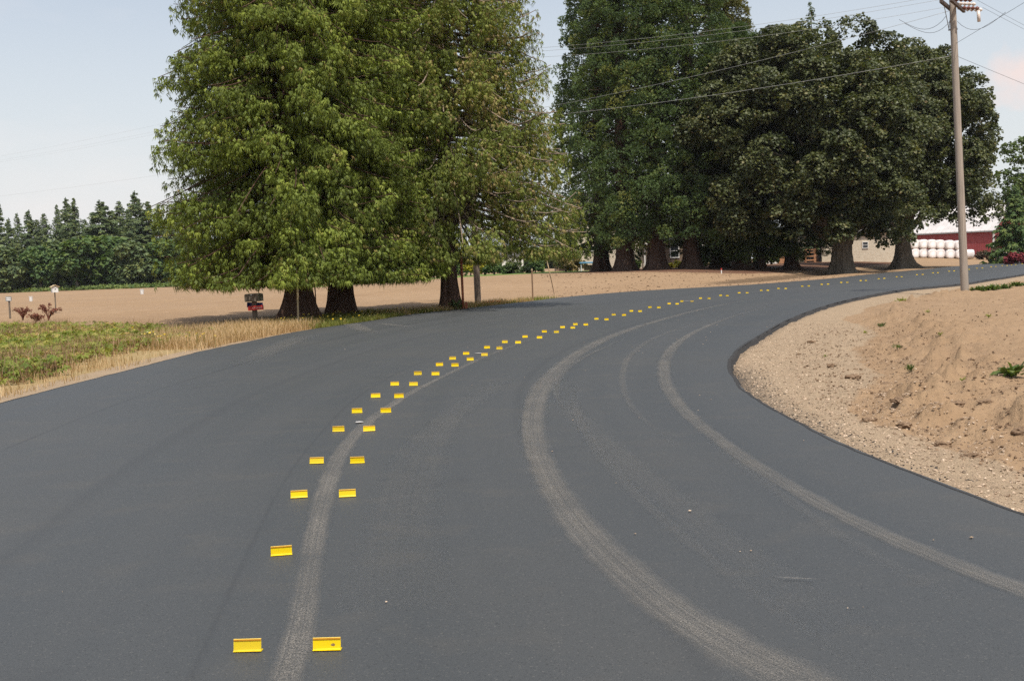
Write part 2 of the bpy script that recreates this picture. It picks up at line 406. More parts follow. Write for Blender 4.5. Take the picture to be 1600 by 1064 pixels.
M['letter_white'] = grainy('white_lettering', (0.62, 0.58, 0.55), (0.75, 0.7, 0.68), 40, 0.6)
M['dark'] = grainy('dark_opening', (0.012, 0.012, 0.014), (0.03, 0.03, 0.033), 9, 0.8)

# leaves
M['cedar_leaf'] = leaf_mat('cedar_foliage', [(0, (0.0433, 0.0654, 0.0113)), (0.35, (0.1053, 0.1451, 0.0233)), (0.72, (0.1970, 0.2451, 0.0381)), (0.86, (0.2502, 0.2850, 0.0503)), (0.95, (0.2343, 0.1938, 0.0604)), (1, (0.2662, 0.1824, 0.0755))], 0.2, tip=(0.42, (0.3088, 0.3534, 0.0623)))
M['cedar_leaf_brown'] = leaf_mat('browning_cedar_foliage', [(0, (0.0684, 0.0957, 0.0204)), (0.3, (0.1307, 0.1690, 0.0324)), (0.55, (0.1867, 0.2224, 0.0432)), (0.7, (0.2364, 0.2182, 0.0600)), (0.85, (0.2738, 0.2112, 0.0840)), (1, (0.3360, 0.2534, 0.1200))], 0.3, tip=(0.38, (0.2862, 0.3098, 0.0720)))
M['redwood_leaf'] = leaf_mat('sequoia_foliage', [(0, (0.0338, 0.0663, 0.0275)), (0.5, (0.0700, 0.1175, 0.0363)), (0.85, (0.1288, 0.1688, 0.0407)), (1, (0.1950, 0.2038, 0.0583))], 0.28, tip=(0.4, (0.1562, 0.2038, 0.0616)))
M['olive_leaf'] = leaf_mat('olive_sequoia_foliage', [(0, (0.066, 0.083, 0.022)), (0.5, (0.127, 0.127, 0.037)), (1, (0.204, 0.165, 0.061))], 0.33, tip=(0.4, (0.176, 0.171, 0.055)))
M['maple_leaf'] = leaf_mat('maple_leaves', [(0, (0.0381, 0.0515, 0.0202)), (0.5, (0.0840, 0.1008, 0.0381)), (0.85, (0.1400, 0.1512, 0.0560)), (0.96, (0.2016, 0.1848, 0.0784)), (1, (0.2240, 0.1848, 0.0952))], 0.25, 0.5, 0.35)
M['bright_leaf'] = leaf_mat('broadleaf_green', [(0, (0.045, 0.075, 0.018)), (0.5, (0.09, 0.135, 0.03)), (1, (0.17, 0.2, 0.055))], 0.35, 0.5, 0.4)
M['fir_leaf'] = leaf_mat('fir_foliage', [(0, (0.0547, 0.0864, 0.0438)), (0.5, (0.1160, 0.1598, 0.0648)), (1, (0.2213, 0.2480, 0.0810))], 0.2)
M['grove_leaf'] = leaf_mat('grove_broadleaf', [(0, (0.0508, 0.0958, 0.0377)), (0.5, (0.0942, 0.1559, 0.0507)), (1, (0.1809, 0.2302, 0.0624))], 0.3)
M['weed_leaf'] = leaf_mat('green_weed', [(0, (0.1061, 0.1488, 0.0297)), (0.45, (0.2123, 0.2584, 0.0486)), (0.75, (0.3538, 0.3367, 0.0878)), (0.9, (0.4776, 0.3445, 0.1350)), (1, (0.5661, 0.3602, 0.1755))], 0.35)
M['dry_grass'] = leaf_mat('dry_grass_blades', [(0, (0.30, 0.19, 0.095)), (0.5, (0.47, 0.32, 0.17)), (1, (0.62, 0.47, 0.29))], 0.3)
M['mid_grass'] = leaf_mat('olive_grass_blades', [(0, (0.09, 0.12, 0.02)), (0.5, (0.2, 0.215, 0.05)), (0.8, (0.34, 0.28, 0.09)), (1, (0.45, 0.35, 0.16))], 0.35)
M['flower'] = leaf_mat('yellow_flowers', [(0, (0.75, 0.5, 0.02)), (0.7, (0.82, 0.6, 0.06)), (1, (0.8, 0.75, 0.55))], 0.3)
M['dock'] = leaf_mat('red_brown_dock', [(0, (0.13, 0.045, 0.035)), (0.6, (0.23, 0.085, 0.06)), (1, (0.3, 0.15, 0.1))], 0.25)
M['seed_head'] = leaf_mat('brown_seed_heads', [(0, (0.2, 0.12, 0.07)), (1, (0.36, 0.23, 0.14))], 0.25)
M['yellow_shrub'] = leaf_mat('yellow_shrub_leaves', [(0, (0.24, 0.23, 0.02)), (1, (0.52, 0.46, 0.05))], 0.3)
M['tan_shrub'] = leaf_mat('tan_flowering_shrub', [(0, (0.11, 0.11, 0.035)), (0.5, (0.26, 0.2, 0.085)), (1, (0.45, 0.33, 0.17))], 0.3)
M['red_shrub'] = leaf_mat('crimson_shrub', [(0, (0.16, 0.025, 0.04)), (1, (0.36, 0.07, 0.085))], 0.25)
M['brown_shrub'] = leaf_mat('brown_shrub', [(0, (0.06, 0.04, 0.03)), (1, (0.17, 0.12, 0.075))], 0.25)

# ------------------------------------------------------------------ road layout (edge points read off the photo on the road plane)
def smooth_path(P, step):
    P = np.asarray(P, float)
    Q = np.vstack([2 * P[0] - P[1], P, 2 * P[-1] - P[-2]]); out = []
    for i in range(1, len(Q) - 2):
        p0, p1, p2, p3 = Q[i - 1:i + 3]
        d = lambda a, b: max(np.linalg.norm(b - a) ** 0.5, 1e-6)
        t0 = 0; t1 = d(p0, p1); t2 = t1 + d(p1, p2); t3 = t2 + d(p2, p3)
        n = max(4, int(np.linalg.norm(p2 - p1) / step * 2))
        t = np.linspace(t1, t2, n, endpoint=False)[:, None]
        a1 = (t1 - t) / (t1 - t0) * p0 + (t - t0) / (t1 - t0) * p1
        a2 = (t2 - t) / (t2 - t1) * p1 + (t - t1) / (t2 - t1) * p2
        a3 = (t3 - t) / (t3 - t2) * p2 + (t - t2) / (t3 - t2) * p3
        b1 = (t2 - t) / (t2 - t0) * a1 + (t - t0) / (t2 - t0) * a2
        b2 = (t3 - t) / (t3 - t1) * a2 + (t - t1) / (t3 - t1) * a3
        out.append((t2 - t) / (t2 - t1) * b1 + (t - t1) / (t2 - t1) * b2)
    out.append(P[-1][None]); C = np.vstack(out)
    s = np.r_[0, np.cumsum(np.linalg.norm(np.diff(C[:, :2], axis=0), axis=1))]
    si = np.linspace(0, s[-1], max(8, int(s[-1] / step)))
    return np.stack([np.interp(si, s, C[:, k]) for k in range(C.shape[1])], 1)
def relax(C, n):
    for _ in range(n):
        C[1:-1] = 0.25 * C[:-2] + 0.5 * C[1:-1] + 0.25 * C[2:]
    return C
def gp(u, v): g = ground_px(u, v); return (g.x, g.y)

OUTER_PX = [(0, 630), (75, 609.4), (150, 590.6), (240, 568), (300, 552), (400, 531), (481.6, 515), (538, 507.3), (594, 499), (650, 490.2),
            (724.6, 482.5), (790, 474.8), (831.7, 470.3), (875, 465), (940, 459), (1000, 454.5), (1080, 450), (1160, 445.7), (1230, 440.5), (1288.7, 436), (1360, 428.5), (1420, 423), (1498, 416), (1600, 406.3)]
INNER_PX = [(1600, 803), (1496, 762), (1402, 728), (1308, 689), (1244, 657), (1195, 630.5), (1161, 608), (1144.4, 585.4), (1139, 570), (1142.6, 558),
            (1157.6, 543), (1195, 519.6), (1232.8, 499), (1289, 478), (1345.6, 464), (1420.8, 451), (1500, 443.5), (1543.6, 437), (1600, 428.3)]
outer = [(-3.2, -9), (-4.4, -3), (-5.2, 3), (-5.8, 8.5)] + [gp(*p) for p in OUTER_PX]
inner = [(4.6, -9), (3.7, -3), (3.05, 2.5)] + [gp(*p) for p in INNER_PX]
o_e, i_e = np.array(outer[-1]), np.array(inner[-1])
od = (o_e - np.array(outer[-3])); od /= np.linalg.norm(od)
for k in (60, 160, 320): outer.append(tuple(o_e + od * k))
for k in (0.52, 1.0): inner.append(tuple(o_e + (i_e - o_e) * 0 + od * (k * 60 - 40) + np.array([od[1], -od[0]]) * 8.2))
for k in (60, 160, 320): inner.append(tuple(o_e + od * k + np.array([od[1], -od[0]]) * 8.2))
OUT = relax(smooth_path(outer, 0.5), 6); INN = relax(smooth_path(inner, 0.25), 6)

def nearest(PTS, C):
    """distance and index of the closest sample of polyline C for each point, in chunks"""
    d = np.empty(len(PTS)); ix = np.empty(len(PTS), int)
    for a in range(0, len(PTS), 20000):
        q = PTS[a:a + 20000]
        dd = (q[:, None, 0] - C[None, :, 0]) ** 2 + (q[:, None, 1] - C[None, :, 1]) ** 2
        ix[a:a + 20000] = dd.argmin(1); d[a:a + 20000] = np.sqrt(dd.min(1))
    return d, ix
def signed(PTS, C, side):
    T = np.gradient(C, axis=0); T /= np.linalg.norm(T, axis=1)[:, None]
    d, ix = nearest(PTS, C)
    v = PTS - C[ix]; t = T[ix]
    cr = t[:, 0] * v[:, 1] - t[:, 1] * v[:, 0]          # >0: left of travel direction
    return np.where(cr * side > 0, d, -d)
# road surface as a strip: every outer sample paired with its closest inner sample
_, pi = nearest(OUT, INN)
pi = np.maximum.accumulate(pi).astype(float)
pi[0] = 0; pi[-1] = len(INN) - 1
ker = np.ones(15) / 15
pi = np.clip(np.convolve(np.pad(pi, 7, mode='edge'), ker, 'valid'), 0, len(INN) - 1)
ii = np.arange(len(INN))
IM = np.stack([np.interp(pi, ii, INN[:, k]) for k in (0, 1)], 1)
NL = 16
lt = np.linspace(0, 1, NL + 1)
RV = OUT[:, None, :] * (1 - lt)[None, :, None] + IM[:, None, :] * lt[None, :, None]
sarc = np.r_[0, np.cumsum(np.linalg.norm(np.diff(OUT, axis=0), axis=1))]
wid = np.linalg.norm(OUT - IM, axis=1)
UVr = np.stack([lt[None, :] * 8.5 + 0 * wid[:, None], np.repeat(sarc[:, None], NL + 1, 1)], -1).reshape(-1, 2)
RV3 = np.concatenate([RV, np.zeros(RV.shape[:2] + (1,))], -1).reshape(-1, 3)
a = (np.arange(len(OUT) - 1)[:, None] * (NL + 1) + np.arange(NL)[None, :]).ravel()
road = np_mesh('road', RV3, np.stack([a, a + 1, a + NL + 2, a + NL + 1], 1), M['asphalt'], uv=UVr, smooth=True)
tag(road, 'dark fresh asphalt road curving from the foreground to the right', None, kind='structure')
# broken cut edge of the asphalt lift on both sides
def edge_skirt(C, side, name):
    C = smooth_path(C[:, :2], 0.12) if len(C) < 4000 else C
    T = np.gradient(C, axis=0); T /= np.linalg.norm(T, axis=1)[:, None]
    N = np.stack([-T[:, 1], T[:, 0]], 1) * side
    s = np.arange(len(C)) * 0.12
    j = (fbm(s * 2.2, s * 0 + side * 7, 4, 5) - 0.5) * 0.07
    rows = []
    for off, z, jw in ((-0.03, 0.002, 0.8), (0.0, 0.0005, 1.3), (0.015, -0.025, 1.5), (0.04, -0.085, 1.7), (0.09, -0.16, 1.2)):
        rows.append(np.column_stack([C + N * (off + j * jw)[:, None] if False else C + N * (off + j[:, None] * jw), np.full(len(C), z)]))
    V = np.stack(rows, 1).reshape(-1, 3); k = len(rows)
    a = (np.arange(len(C) - 1)[:, None] * k + np.arange(k - 1)[None, :]).ravel()
    return np_mesh(name, V, np.stack([a, a + 1, a + k + 1, a + k], 1), M['asphalt_edge'], parent=road, smooth=True)
edge_skirt(OUT, 1, 'asphalt_edge'); edge_skirt(INN, -1, 'asphalt_edge')

# ------------------------------------------------------------------ ground height field
def height(P):
    """height and zone weights of the ground at points P (n,2)"""
    x, y = P[:, 0], P[:, 1]
    dO = signed(P, OUT, 1.0); dI = signed(P, INN, -1.0)
    z = np.full(len(P), -0.075)
    # outer side: verge, then field, rising gently to the grove and the farm yard
    rise = sstep(1.5, 16, dO) * sstep(48, 78, y) * sstep(-28, 2, x)
    zo = -0.07 + 0.07 * sstep(1, 5, dO) + 0.72 * rise
    tuss = (fbm(x * 0.5, y * 0.5, 3, 3) - 0.5) * 0.10 * sstep(1.0, 4, dO)
    zo = zo + tuss * (1 - sstep(40, 70, y)) + (fbm(x * 1.3, y * 2.6, 3, 31) - 0.5) * 0.06 * sstep(3, 6, dO)
    # ditch between the road and the grove
    ditch = np.exp(-((dO - 5.0) / 1.3) ** 2) * sstep(55, 66, y) * sstep(8, 16, x) * (1 - sstep(100, 125, y))
    zo = zo - 0.22 * ditch
    # inner side: gravel shoulder, eroded bank, cultivated rise
    wob = (fbm(x * 0.55 + 3, y * 0.55, 3, 11) - 0.5)
    foot = 0.85 + 0.55 * wob + 0.9 * sstep(10, 15, y) * (1 - sstep(22, 30, y)) + 0.5 * sstep(30, 40, y)
    bh = 0.13 - 0.04 * sstep(18, 34, y)
    tt = np.clip((dI - foot) / (1.9 + 0.8 * wob), 0, 1.0)
    prof = tt * tt * (3 - 2 * tt)
    zi = -0.085 - 0.06 * np.clip(dI / np.maximum(foot, 0.2), 0, 1) + (bh + 0.08) * prof + 0.07 * sstep(2.5, 9, dI)
    mid = np.exp(-((tt - 0.5) / 0.33) ** 2)
    gul = fbm(x * 2.1 + y * 0.9, y * 1.0 - x * 0.5, 4, 21)
    ridg = 1 - np.abs(2 * fbm(x * 1.7, y * 1.5, 4, 41) - 1)
    zi = zi + mid * ((gul - 0.5) * 0.10 + (ridg - 0.75) * 0.05)
    ter = fbm(x * 3.4, y * 3.4, 3, 51)
    zi = zi + mid * np.where(ter > 0.54, (ter - 0.54) * 0.6, 0)
    zi = zi + sstep(.1, .5, mid) * (np.floor(fbm(x * 4.5, y * 6.5, 3, 91) * 7) / 7 - .5) * 0.06
    zi = zi + (fbm(x * 5, y * 5, 4, 61) - 0.5) * 0.11 * sstep(0.5, 1.2, dI) + (fbm(x * 0.8, y * 0.8, 3, 71) - 0.5) * 0.16 * sstep(1.6, 4, dI)
    zi = zi + (fbm(x * 17, y * 17, 2, 81) - 0.5) * 0.035 * sstep(0.1, 0.9, dI)
    z = np.where(dO > 0, zo, np.where(dI > 0, zi, -0.1))
    z = np.where((dO <= 0) & (dI <= 0), -0.09, z)
    # zones
    Z = {}
    Z['gravel'] = np.where(dI > 0, 1 - sstep(foot * 0.85, foot * 1.25, dI), 0) + np.where((dO > 0) & (dO < 1.3) & (y < 31), 1 - sstep(0.5, 1.3, dO), 0)
    Z['verge'] = np.where((dO > 0.25) & (y < 30.5), sstep(0.5, 1.2, dO) * (1 - sstep(5, 8, dO)), 0) + np.where((dO > 0) & (y >= 30.5) & (y < 50), 1 - sstep(0.8, 2.2, dO), 0)
    gx = x; 
    Z['litter'] = np.where(dO > 0, sstep(6.5, 9, dO + wob * 2) * sstep(78, 84, y) * sstep(3, 8, x + (y - 90) * 0.1) * (1 - sstep(118, 126, y)), 0)
    lw = ((x + 7) / 16.0) ** 2 + ((y - 112) / 15.0) ** 2
    Z['lawn'] = np.where(dO > 0, 1 - sstep(0.75, 1.15, lw), 0)
    Z['lawn'] += np.where((dO > 12) & (y > 140) & (x > 40), 0.0, 0)
    Z['wet'] = ditch * 1.1
    Z['tar'] = np.where(dI > 0, 1 - sstep(0.05, 0.55, dI), 0) * sstep(7, 12, y) * (1 - sstep(14, 17, y)) * 0.9 + np.where(dI > 0, 1 - sstep(0.03, 0.2, dI), 0) * 0.6
    return z, Z
dense = np.radians(np.linspace(-29.5, 29.5, 500))
coarse = np.radians(np.linspace(29.5, 330.5, 62))[1:-1]
ANG = np.r_[dense, coarse]
RAD = np.r_[0.6, 1.2, 2.0, 3.0, 4.0 * (230 / 4.0) ** (np.linspace(0, 1, 350)), 260, 320, 420, 600, 900, 1400]
na, nr = len(ANG), len(RAD)
GP = np.stack([np.sin(ANG)[None, :] * RAD[:, None], np.cos(ANG)[None, :] * RAD[:, None]], -1).reshape(-1, 2)
gz, gzones = height(GP)
GV = np.column_stack([GP, gz])
a = (np.arange(nr - 1)[:, None] * na + np.arange(na)[None, :]).ravel()
b = (np.arange(nr - 1)[:, None] * na + (np.arange(na)[None, :] + 1) % na).ravel()
ground = np_mesh('ground', GV, np.stack([a, a + na, b + na, b], 1), M['ground'], smooth=True, attrs=gzones)
tag(ground, 'tan cultivated soil of the fields with gravel shoulders and verges', None, kind='structure')
def zat(x, y):
    return float(height(np.array([[x, y]], float))[0][0])
def on_ground(u, v, it=6):
    z = 0.0
    for _ in range(it):
        g = ground_px(u, v, z); z = zat(g.x, g.y)
    return Vector((g.x, g.y, z))
def on_depth(u, Y):
    """point on the ground at depth Y under photo column u (read near the horizon)"""
    p = at_px(u, 415, Y); return Vector((p.x, Y, zat(p.x, Y)))

# ------------------------------------------------------------------ tyre tracks (dust films on the asphalt)
def track(name, pts, label, strength=1.0, step=0.12, seg=10, fade=(0.0, 0.25)):
    P = []
    for (u, v, hw) in pts:
        g = ground_px(u, v); e = ground_px(u + hw * (1.22 if hw > 6 else 1.0), v); P.append((g.x, g.y, (e - g).length))
    C = smooth_path(P, step)
    C[:, :] = relax(C, 8)
    T = np.gradient(C[:, :2], axis=0); T /= np.linalg.norm(T, axis=1)[:, None]
    N = np.stack([-T[:, 1], T[:, 0]], 1)
    k = seg + 1; q = np.linspace(-1.35, 1.35, k)
    XY = C[:, None, :2] + N[:, None, :] * (q[None, :] * C[:, 2:3])[:, :, None]
    V = np.concatenate([XY, np.full(XY.shape[:2] + (1,), TRACK_Z[0])], -1).reshape(-1, 3)
    s = np.linspace(0, 1, len(C))
    d = strength * np.clip(sstep(0, max(fade[0], 1e-4), s) if fade[0] else 1.0, 0, 1) * (1 - sstep(1 - fade[1], 1, s))
    uv = np.stack([np.repeat(((q + 1.35) / 2.7)[None, :], len(C), 0), np.repeat((np.arange(len(C)) * step)[:, None], k, 1)], -1).reshape(-1, 2)
    a = (np.arange(len(C) - 1)[:, None] * k + np.arange(seg)[None, :]).ravel()
    o = np_mesh(name, V, np.stack([a, a + 1, a + k + 1, a + k], 1), M['track'], parent=road, uv=uv, attrs={'dust': np.repeat(d[:, None], k, 1)})
    o['label'] = label
    TRACK_Z[0] += 0.0008
    return o
TRACK_Z = [0.0045]
track('tyre_track', [(430, 1110, 22), (455, 1040, 20), (470, 980, 18), (483, 900, 15), (495, 825, 14), (510, 765, 12.5), (525, 722, 11), (546, 690, 9.5), (575, 660, 8), (605, 638, 6.5), (650, 610, 5.5), (700, 585, 4.5), (760, 557, 3.5), (850, 524, 2.8), (950, 498, 2.4)],
      'pale dusty strip running between the yellow markers', .85, fade=(0, 0.75))
track('tyre_track', [(1330, 1110, 70), (1230, 1058, 56), (1120, 1000, 42), (1020, 930, 33), (940, 860, 27), (882, 790, 22), (848, 730, 18), (834, 680, 15), (838, 630, 13), (860, 590, 11), (900, 555, 9), (960, 524, 7), (1040, 498, 5.5), (1130, 476, 4), (1230, 459, 3)],
      'broad grey tyre track sweeping through the middle of the near lane', .72, fade=(0, 0.45))
track('tyre_track', [(1760, 985, 34), (1680, 955, 30), (1600, 924, 25), (1540, 902, 23), (1436, 860, 20), (1330, 813, 17), (1250, 770, 15), (1171, 722, 13), (1107, 675, 11), (1065, 638, 10), (1043, 605, 9), (1037, 575, 8), (1046, 550, 7), (1075, 525, 5.5), (1130, 500, 4.5), (1210, 475, 3.5)],
      'grey tyre track nearest the gravel shoulder', .66, fade=(0, 0.4))
track('tyre_track', [(1060, 700, 4), (1020, 668, 5), (990, 640, 5), (975, 612, 5), (973, 585, 5), (985, 556, 4.5), (1020, 530, 4), (1100, 500, 3)],
      'faint thin tyre track between the two broad ones', 0.38, fade=(0.2, 0.4))
track('tyre_track', [(1330, 990, 40), (1210, 905, 34), (1090, 815, 26), (1000, 742, 20), (930, 680, 15), (885, 630, 12), (880, 590, 9)],
      'faint brownish dust between the tyre tracks', 0.14, fade=(0.2, 0.4))
track('tyre_track', [(378, 572, 14), (400, 560, 14), (430, 545, 13), (460, 532, 12), (480, 523, 10)], 'pale scuff by the driveway mouth', 0.35, fade=(0.3, 0.3))
track('tyre_track', [(545, 505, 7), (560, 512, 8), (580, 519, 8), (605, 521, 8)], 'pale scuff near the cedar trunks', 0.7, fade=(0.2, 0.4))
track('tyre_track', [(560, 507, 5), (590, 506, 6), (620, 509, 6), (650, 512, 5)], 'pale scuff below the second cedar', 0.5, fade=(0.2, 0.4))
track('tyre_track', [(1400, 1075, 12), (1290, 1010, 12), (1190, 940, 11), (1090, 860, 10), (1000, 780, 9), (930, 700, 8), (900, 640, 6), (905, 595, 5)], 'faint streak right of the broad track', .14, fade=(.2, .4))
track('tyre_track', [(905, 830, 6), (860, 770, 7), (828, 700, 7), (822, 650, 6), (835, 605, 5), (870, 570, 4)], 'thin streak hugging the broad track on its left', .4, fade=(.2, .4))
track('tyre_track', [(1500, 940, 14), (1380, 880, 12), (1270, 810, 10), (1180, 745, 8), (1110, 690, 6)], 'faint streak below the shoulder track', .12, fade=(.2, .4))
track('tyre_track', [(880, 640, 5), (868, 612, 5), (880, 585, 4), (915, 558, 4), (980, 528, 3)], 'thin arc inside the broad track', .35, fade=(.2, .4))
track('tyre_track', [(640, 500, 4), (680, 497, 4), (720, 497, 3)], 'pale scuff before the browning cedar', .4, fade=(.2, .4))
track('sand_smear', [(1205, 905, 3), (1235, 908, 4), (1290, 909, 2)], 'small sandy smear on the asphalt', 0.9, 0.03, fade=(0.3, 0.4))
track('tyre_track', [(620, 960, 60), (625, 860, 45), (640, 760, 34), (672, 690, 24), (720, 640, 16), (790, 595, 12)], 'faint dusty wheel path right of the markers', 0.16, fade=(0.2, 0.4))
for (u, v, w_, l_) in ((561, 661, 0.035, 0.05), (748, 553, 0.04, 0.09), (1073, 471, 0.05, 0.16)):
    g = ground_px(u, v)
    mb = MB(); n = 11; rr = random.Random(int(u))
    pts = [(g.x + math.cos(k * 2 * math.pi / n) * l_ * rr.uniform(.6, 1), g.y + math.sin(k * 2 * math.pi / n) * w_ * 1.6 * rr.uniform(.6, 1), 0.0125) for k in range(n)]
    mb.raw(pts, [tuple(range(n))]); o = mb.build('paint_dab', M['white_dab'], road); o['label'] = 'white paint dab between the yellow markers'

# ------------------------------------------------------------------ yellow temporary road markers
MARK = [  # (left px, right px) of each pair; None where one is missing
    ((387, 1008), (511, 1006)), ((440, 860), None), ((467.5, 772), (543, 770.5)), ((495, 719.5), (558.5, 718.5)), ((529, 670), (577, 669.5)),
    ((558, 641.5), (603, 641)), ((587, 618), (623.5, 618.3)), ((616.8, 599.5), (646.2, 599.8)), ((653, 583), (680.5, 583.6)), ((686.8, 569.2), (711, 570)),
    ((707.3, 559.6), (734.8, 561)), ((728.4, 552), (757, 553.9)), ((761, 542.4), (780.4, 543.7)), ((788.8, 534), (809.6, 534.7)), ((820.4, 525.8), (843, 527)),
    ((850.6, 517.7), (869.4, 518.4)), ((879, 511), (895, 511.8)), ((899, 506.4), (915.3, 507)), ((932, 498), (947.7, 498.8)), ((959, 491.5), (975, 492)),
    ((986.5, 485.8), (1000, 486.1)), ((1015.5, 479.8), (1029.4, 480.3)), ((1045.6, 474.3), (1058, 474.7)), ((1065.5, 470.6), (1081, 470.6)), ((1094.5, 466), (1108, 466.2)),
    ((1126, 461.5), (1136.4, 461.8)), ((1155, 457.5), (1167.4, 457.5)), ((1189.4, 453.6), (1199.7, 453.6)), ((1216.4, 450.8), (1227.8, 450.8)), ((1253.5, 447.2), (1263.8, 446.8)),
    ((1284, 444.4), (1293.8, 444)), ((1314.4, 441.4), (1324, 441.2)), ((1344.8, 438.4), (1352.9, 438.4)), ((1373, 435.6), (1381.8, 435)), ((1401, 432.6), (1408.8, 432.4)),
    ((1432.8, 429.2), (1441.7, 428.9)), ((1457.7, 426.4), (1465.4, 426.2)), ((1482.9, 423.8), (1491, 423.3)), (None, (1514.3, 421)), ((1526.5, 419.2), (1535, 418.9)),
    ((1548.7, 417), (1556, 416.6)), ((1566, 415.2), (1573.7, 415)), ((1580.6, 414), (1587, 413.6)), ((1597.4, 412.3), None)]
def make_marker():
    r = thing('road_marker', (0, 0, 0), 'x', 'road marker', 'yellow temporary markers along the centre of the road')
    W = 0.104
    # upright tab, slightly dished, thin
    cs = [(-0.0085, 0.003), (-0.0075, 0.0032), (-0.004, 0.0052), (-0.0018, 0.0100), (-0.0008, 0.020), (0.0, 0.034), (0.0008, 0.0475)]
    th = 0.0019
    top = [(y - (th if i < 2 else 0), z + (th if i < 2 else 0)) for i, (y, z) in enumerate(cs)]
    n = len(cs)
    mb = MB(); v, f = [], []
    for sx in (-1, 1):
        for i, (y, z) in enumerate(cs):
            bow = 0.0012 * (1 if sx > 0 else 1)
            flare = 1.0 + (0.03 if i < 2 else 0.0)
            v.append((sx * W / 2 * flare, y - th / 2, z + (th / 2 if i < 3 else 0))); v.append((sx * W / 2 * flare, y + th / 2, z - (th / 2 if i < 3 else 0)))
    q = 2 * n
    for i in range(n - 1):
        a0 = 2 * i
        f += [(a0, a0 + 2, q + a0 + 2, q + a0), (a0 + 1, q + a0 + 1, q + a0 + 3, a0 + 3), (a0, a0 + 1, a0 + 3, a0 + 2), (q + a0, q + a0 + 2, q + a0 + 3, q + a0 + 1)]
    f += [(0, q, q + 1, 1), (q - 2, q - 1, 2 * q - 1, 2 * q - 2)]
    mb.raw(v, f); mb.build('tab', M['yellow'], r, smooth=False)
    mb = MB(); mb.box((0, 0.012, 0.003), (W, 0.034, 0.004)); mb.build('base', M['yellow'], r, bevel=0.0008)
    mb = MB(); mb.box((0, -0.0006, 0.0445), (W * 0.995, 0.0046, 0.0060)); mb.build('reflector', M['strip'], r, bevel=0.001)
    mb = MB(); mb.box((0, 0.0008, 0.0487), (W * 1.0, 0.0030, 0.0020)); mb.build('lip', M['strip_lip'], r, bevel=0.0004)
    return r
mk0 = make_marker(); used = False
centre = np.array([gp(*(l or r_)) for l, r_ in MARK])
rnd = random.Random(4)
for i, pr in enumerate(MARK):
    for side, q in zip(('left', 'right'), pr):
        if q is None: continue
        g = ground_px(q[0], q[1] + 0.5 * 22 * (1.4 * F / max(ground_px(*q).y, 1) / 572))
        g = ground_px(q[0], q[1] + 0.024 * F / max(g.y, 1))
        a0, a1 = centre[max(i - 1, 0)], centre[min(i + 1, len(centre) - 1)]
        tang = a1 - a0; az = -math.atan2(tang[0], tang[1]) * 0.75 + rnd.uniform(-.09, .09)
        if i == 0: az = rnd.uniform(-.03, .03)
        pos = 'nearest' if i == 0 else ('farthest visible' if i == len(MARK) - 1 else ordinal(i + 1) + ' nearest')
        both = pr[0] is not None and pr[1] is not None
        lab = f'yellow plastic tab, {side} one of the {pos} pair on the road' if both else f'single yellow plastic tab standing as {pos} row on the road'
        if i == 0 and side == 'right': lab = 'yellow plastic tab with a brown mud spot, right one of the nearest pair'
        flat = (i == 23 and side == 'right')
        if flat: lab = 'yellow plastic tab run flat, right one of the ' + pos + ' pair on the road'
        if not used: o = mk0; used = True; o.location = g; o.rotation_euler = (0, 0, az); o['label'] = lab
        else: o = dup(mk0, g, az, lab)
        o.rotation_euler = (rnd.uniform(-.2, .08) if not flat else -1.25, 0, az)
        if flat: o.location.z += 0.012
        if i == 0 and side == 'right':
            mb = MB(); rr = random.Random(3)
            pts = [(0.024 + math.cos(k * .571) * .0085 * rr.uniform(.7, 1.1), -0.0025, 0.023 + math.sin(k * .571) * .0055 * rr.uniform(.7, 1.1)) for k in range(11)]
            mb.raw(pts + [(x * 1, -0.001, z) for x, y, z in pts], [tuple(range(11)), tuple(range(11, 22))[::-1]] + [(k, (k + 1) % 11, (k + 1) % 11 + 11, k + 11) for k in range(11)])
            mb.build('mud_spot', M['mud'], o)

# ------------------------------------------------------------------ foliage machinery
def scatter(T, TF, pos, R, s):
    V = np.einsum('nij,kj->nki', R, T) * s[:, None, None] + pos[:, None, :]
    Fc = TF[None] + (np.arange(len(pos)) * len(T))[:, None, None]
    return V.reshape(-1, 3), Fc.reshape(-1, TF.shape[1])
def frames(az, tilt, roll):
    """x axis points out along azimuth az (from +X), tilted up by tilt, rolled about it"""
    ca, sa, ct, st, cr, sr = np.cos(az), np.sin(az), np.cos(tilt), np.sin(tilt), np.cos(roll), np.sin(roll)
    x = np.stack([ca * ct, sa * ct, st], -1); y0 = np.stack([-sa, ca, 0 * ca], -1); z0 = np.cross(x, y0)
    y = y0 * cr[:, None] + z0 * sr[:, None]; z = np.cross(x, y)
    return np.stack([x, y, z], -1)
def rand_frames(rng, n):
    return frames(rng.uniform(0, 6.283, n), np.arcsin(rng.uniform(-1, 1, n)), rng.uniform(0, 6.283, n))
def blades(angles, lens, width, droop, lift=0.06):
    """fan of bent rhombic blades from one root; returns verts, tris, tip weights"""
    V, Fc, tp = [], [], []
    for a, l in zip(angles, lens):
        d = np.array([math.cos(a), math.sin(a), 0]); n = np.array([-math.sin(a), math.cos(a), 0])
        o = len(V)
        V += [np.zeros(3), d * l * .5 + n * width + [0, 0, lift * l], d * l * .5 - n * width + [0, 0, lift * l], d * l * (1 - 0.25 * droop) + [0, 0, -droop * l]]
        Fc += [(o, o + 2, o + 1), (o + 1, o + 2, o + 3)]; tp += [0, .35, .35, 1]
    return np.array(V), np.array(Fc), np.array(tp)
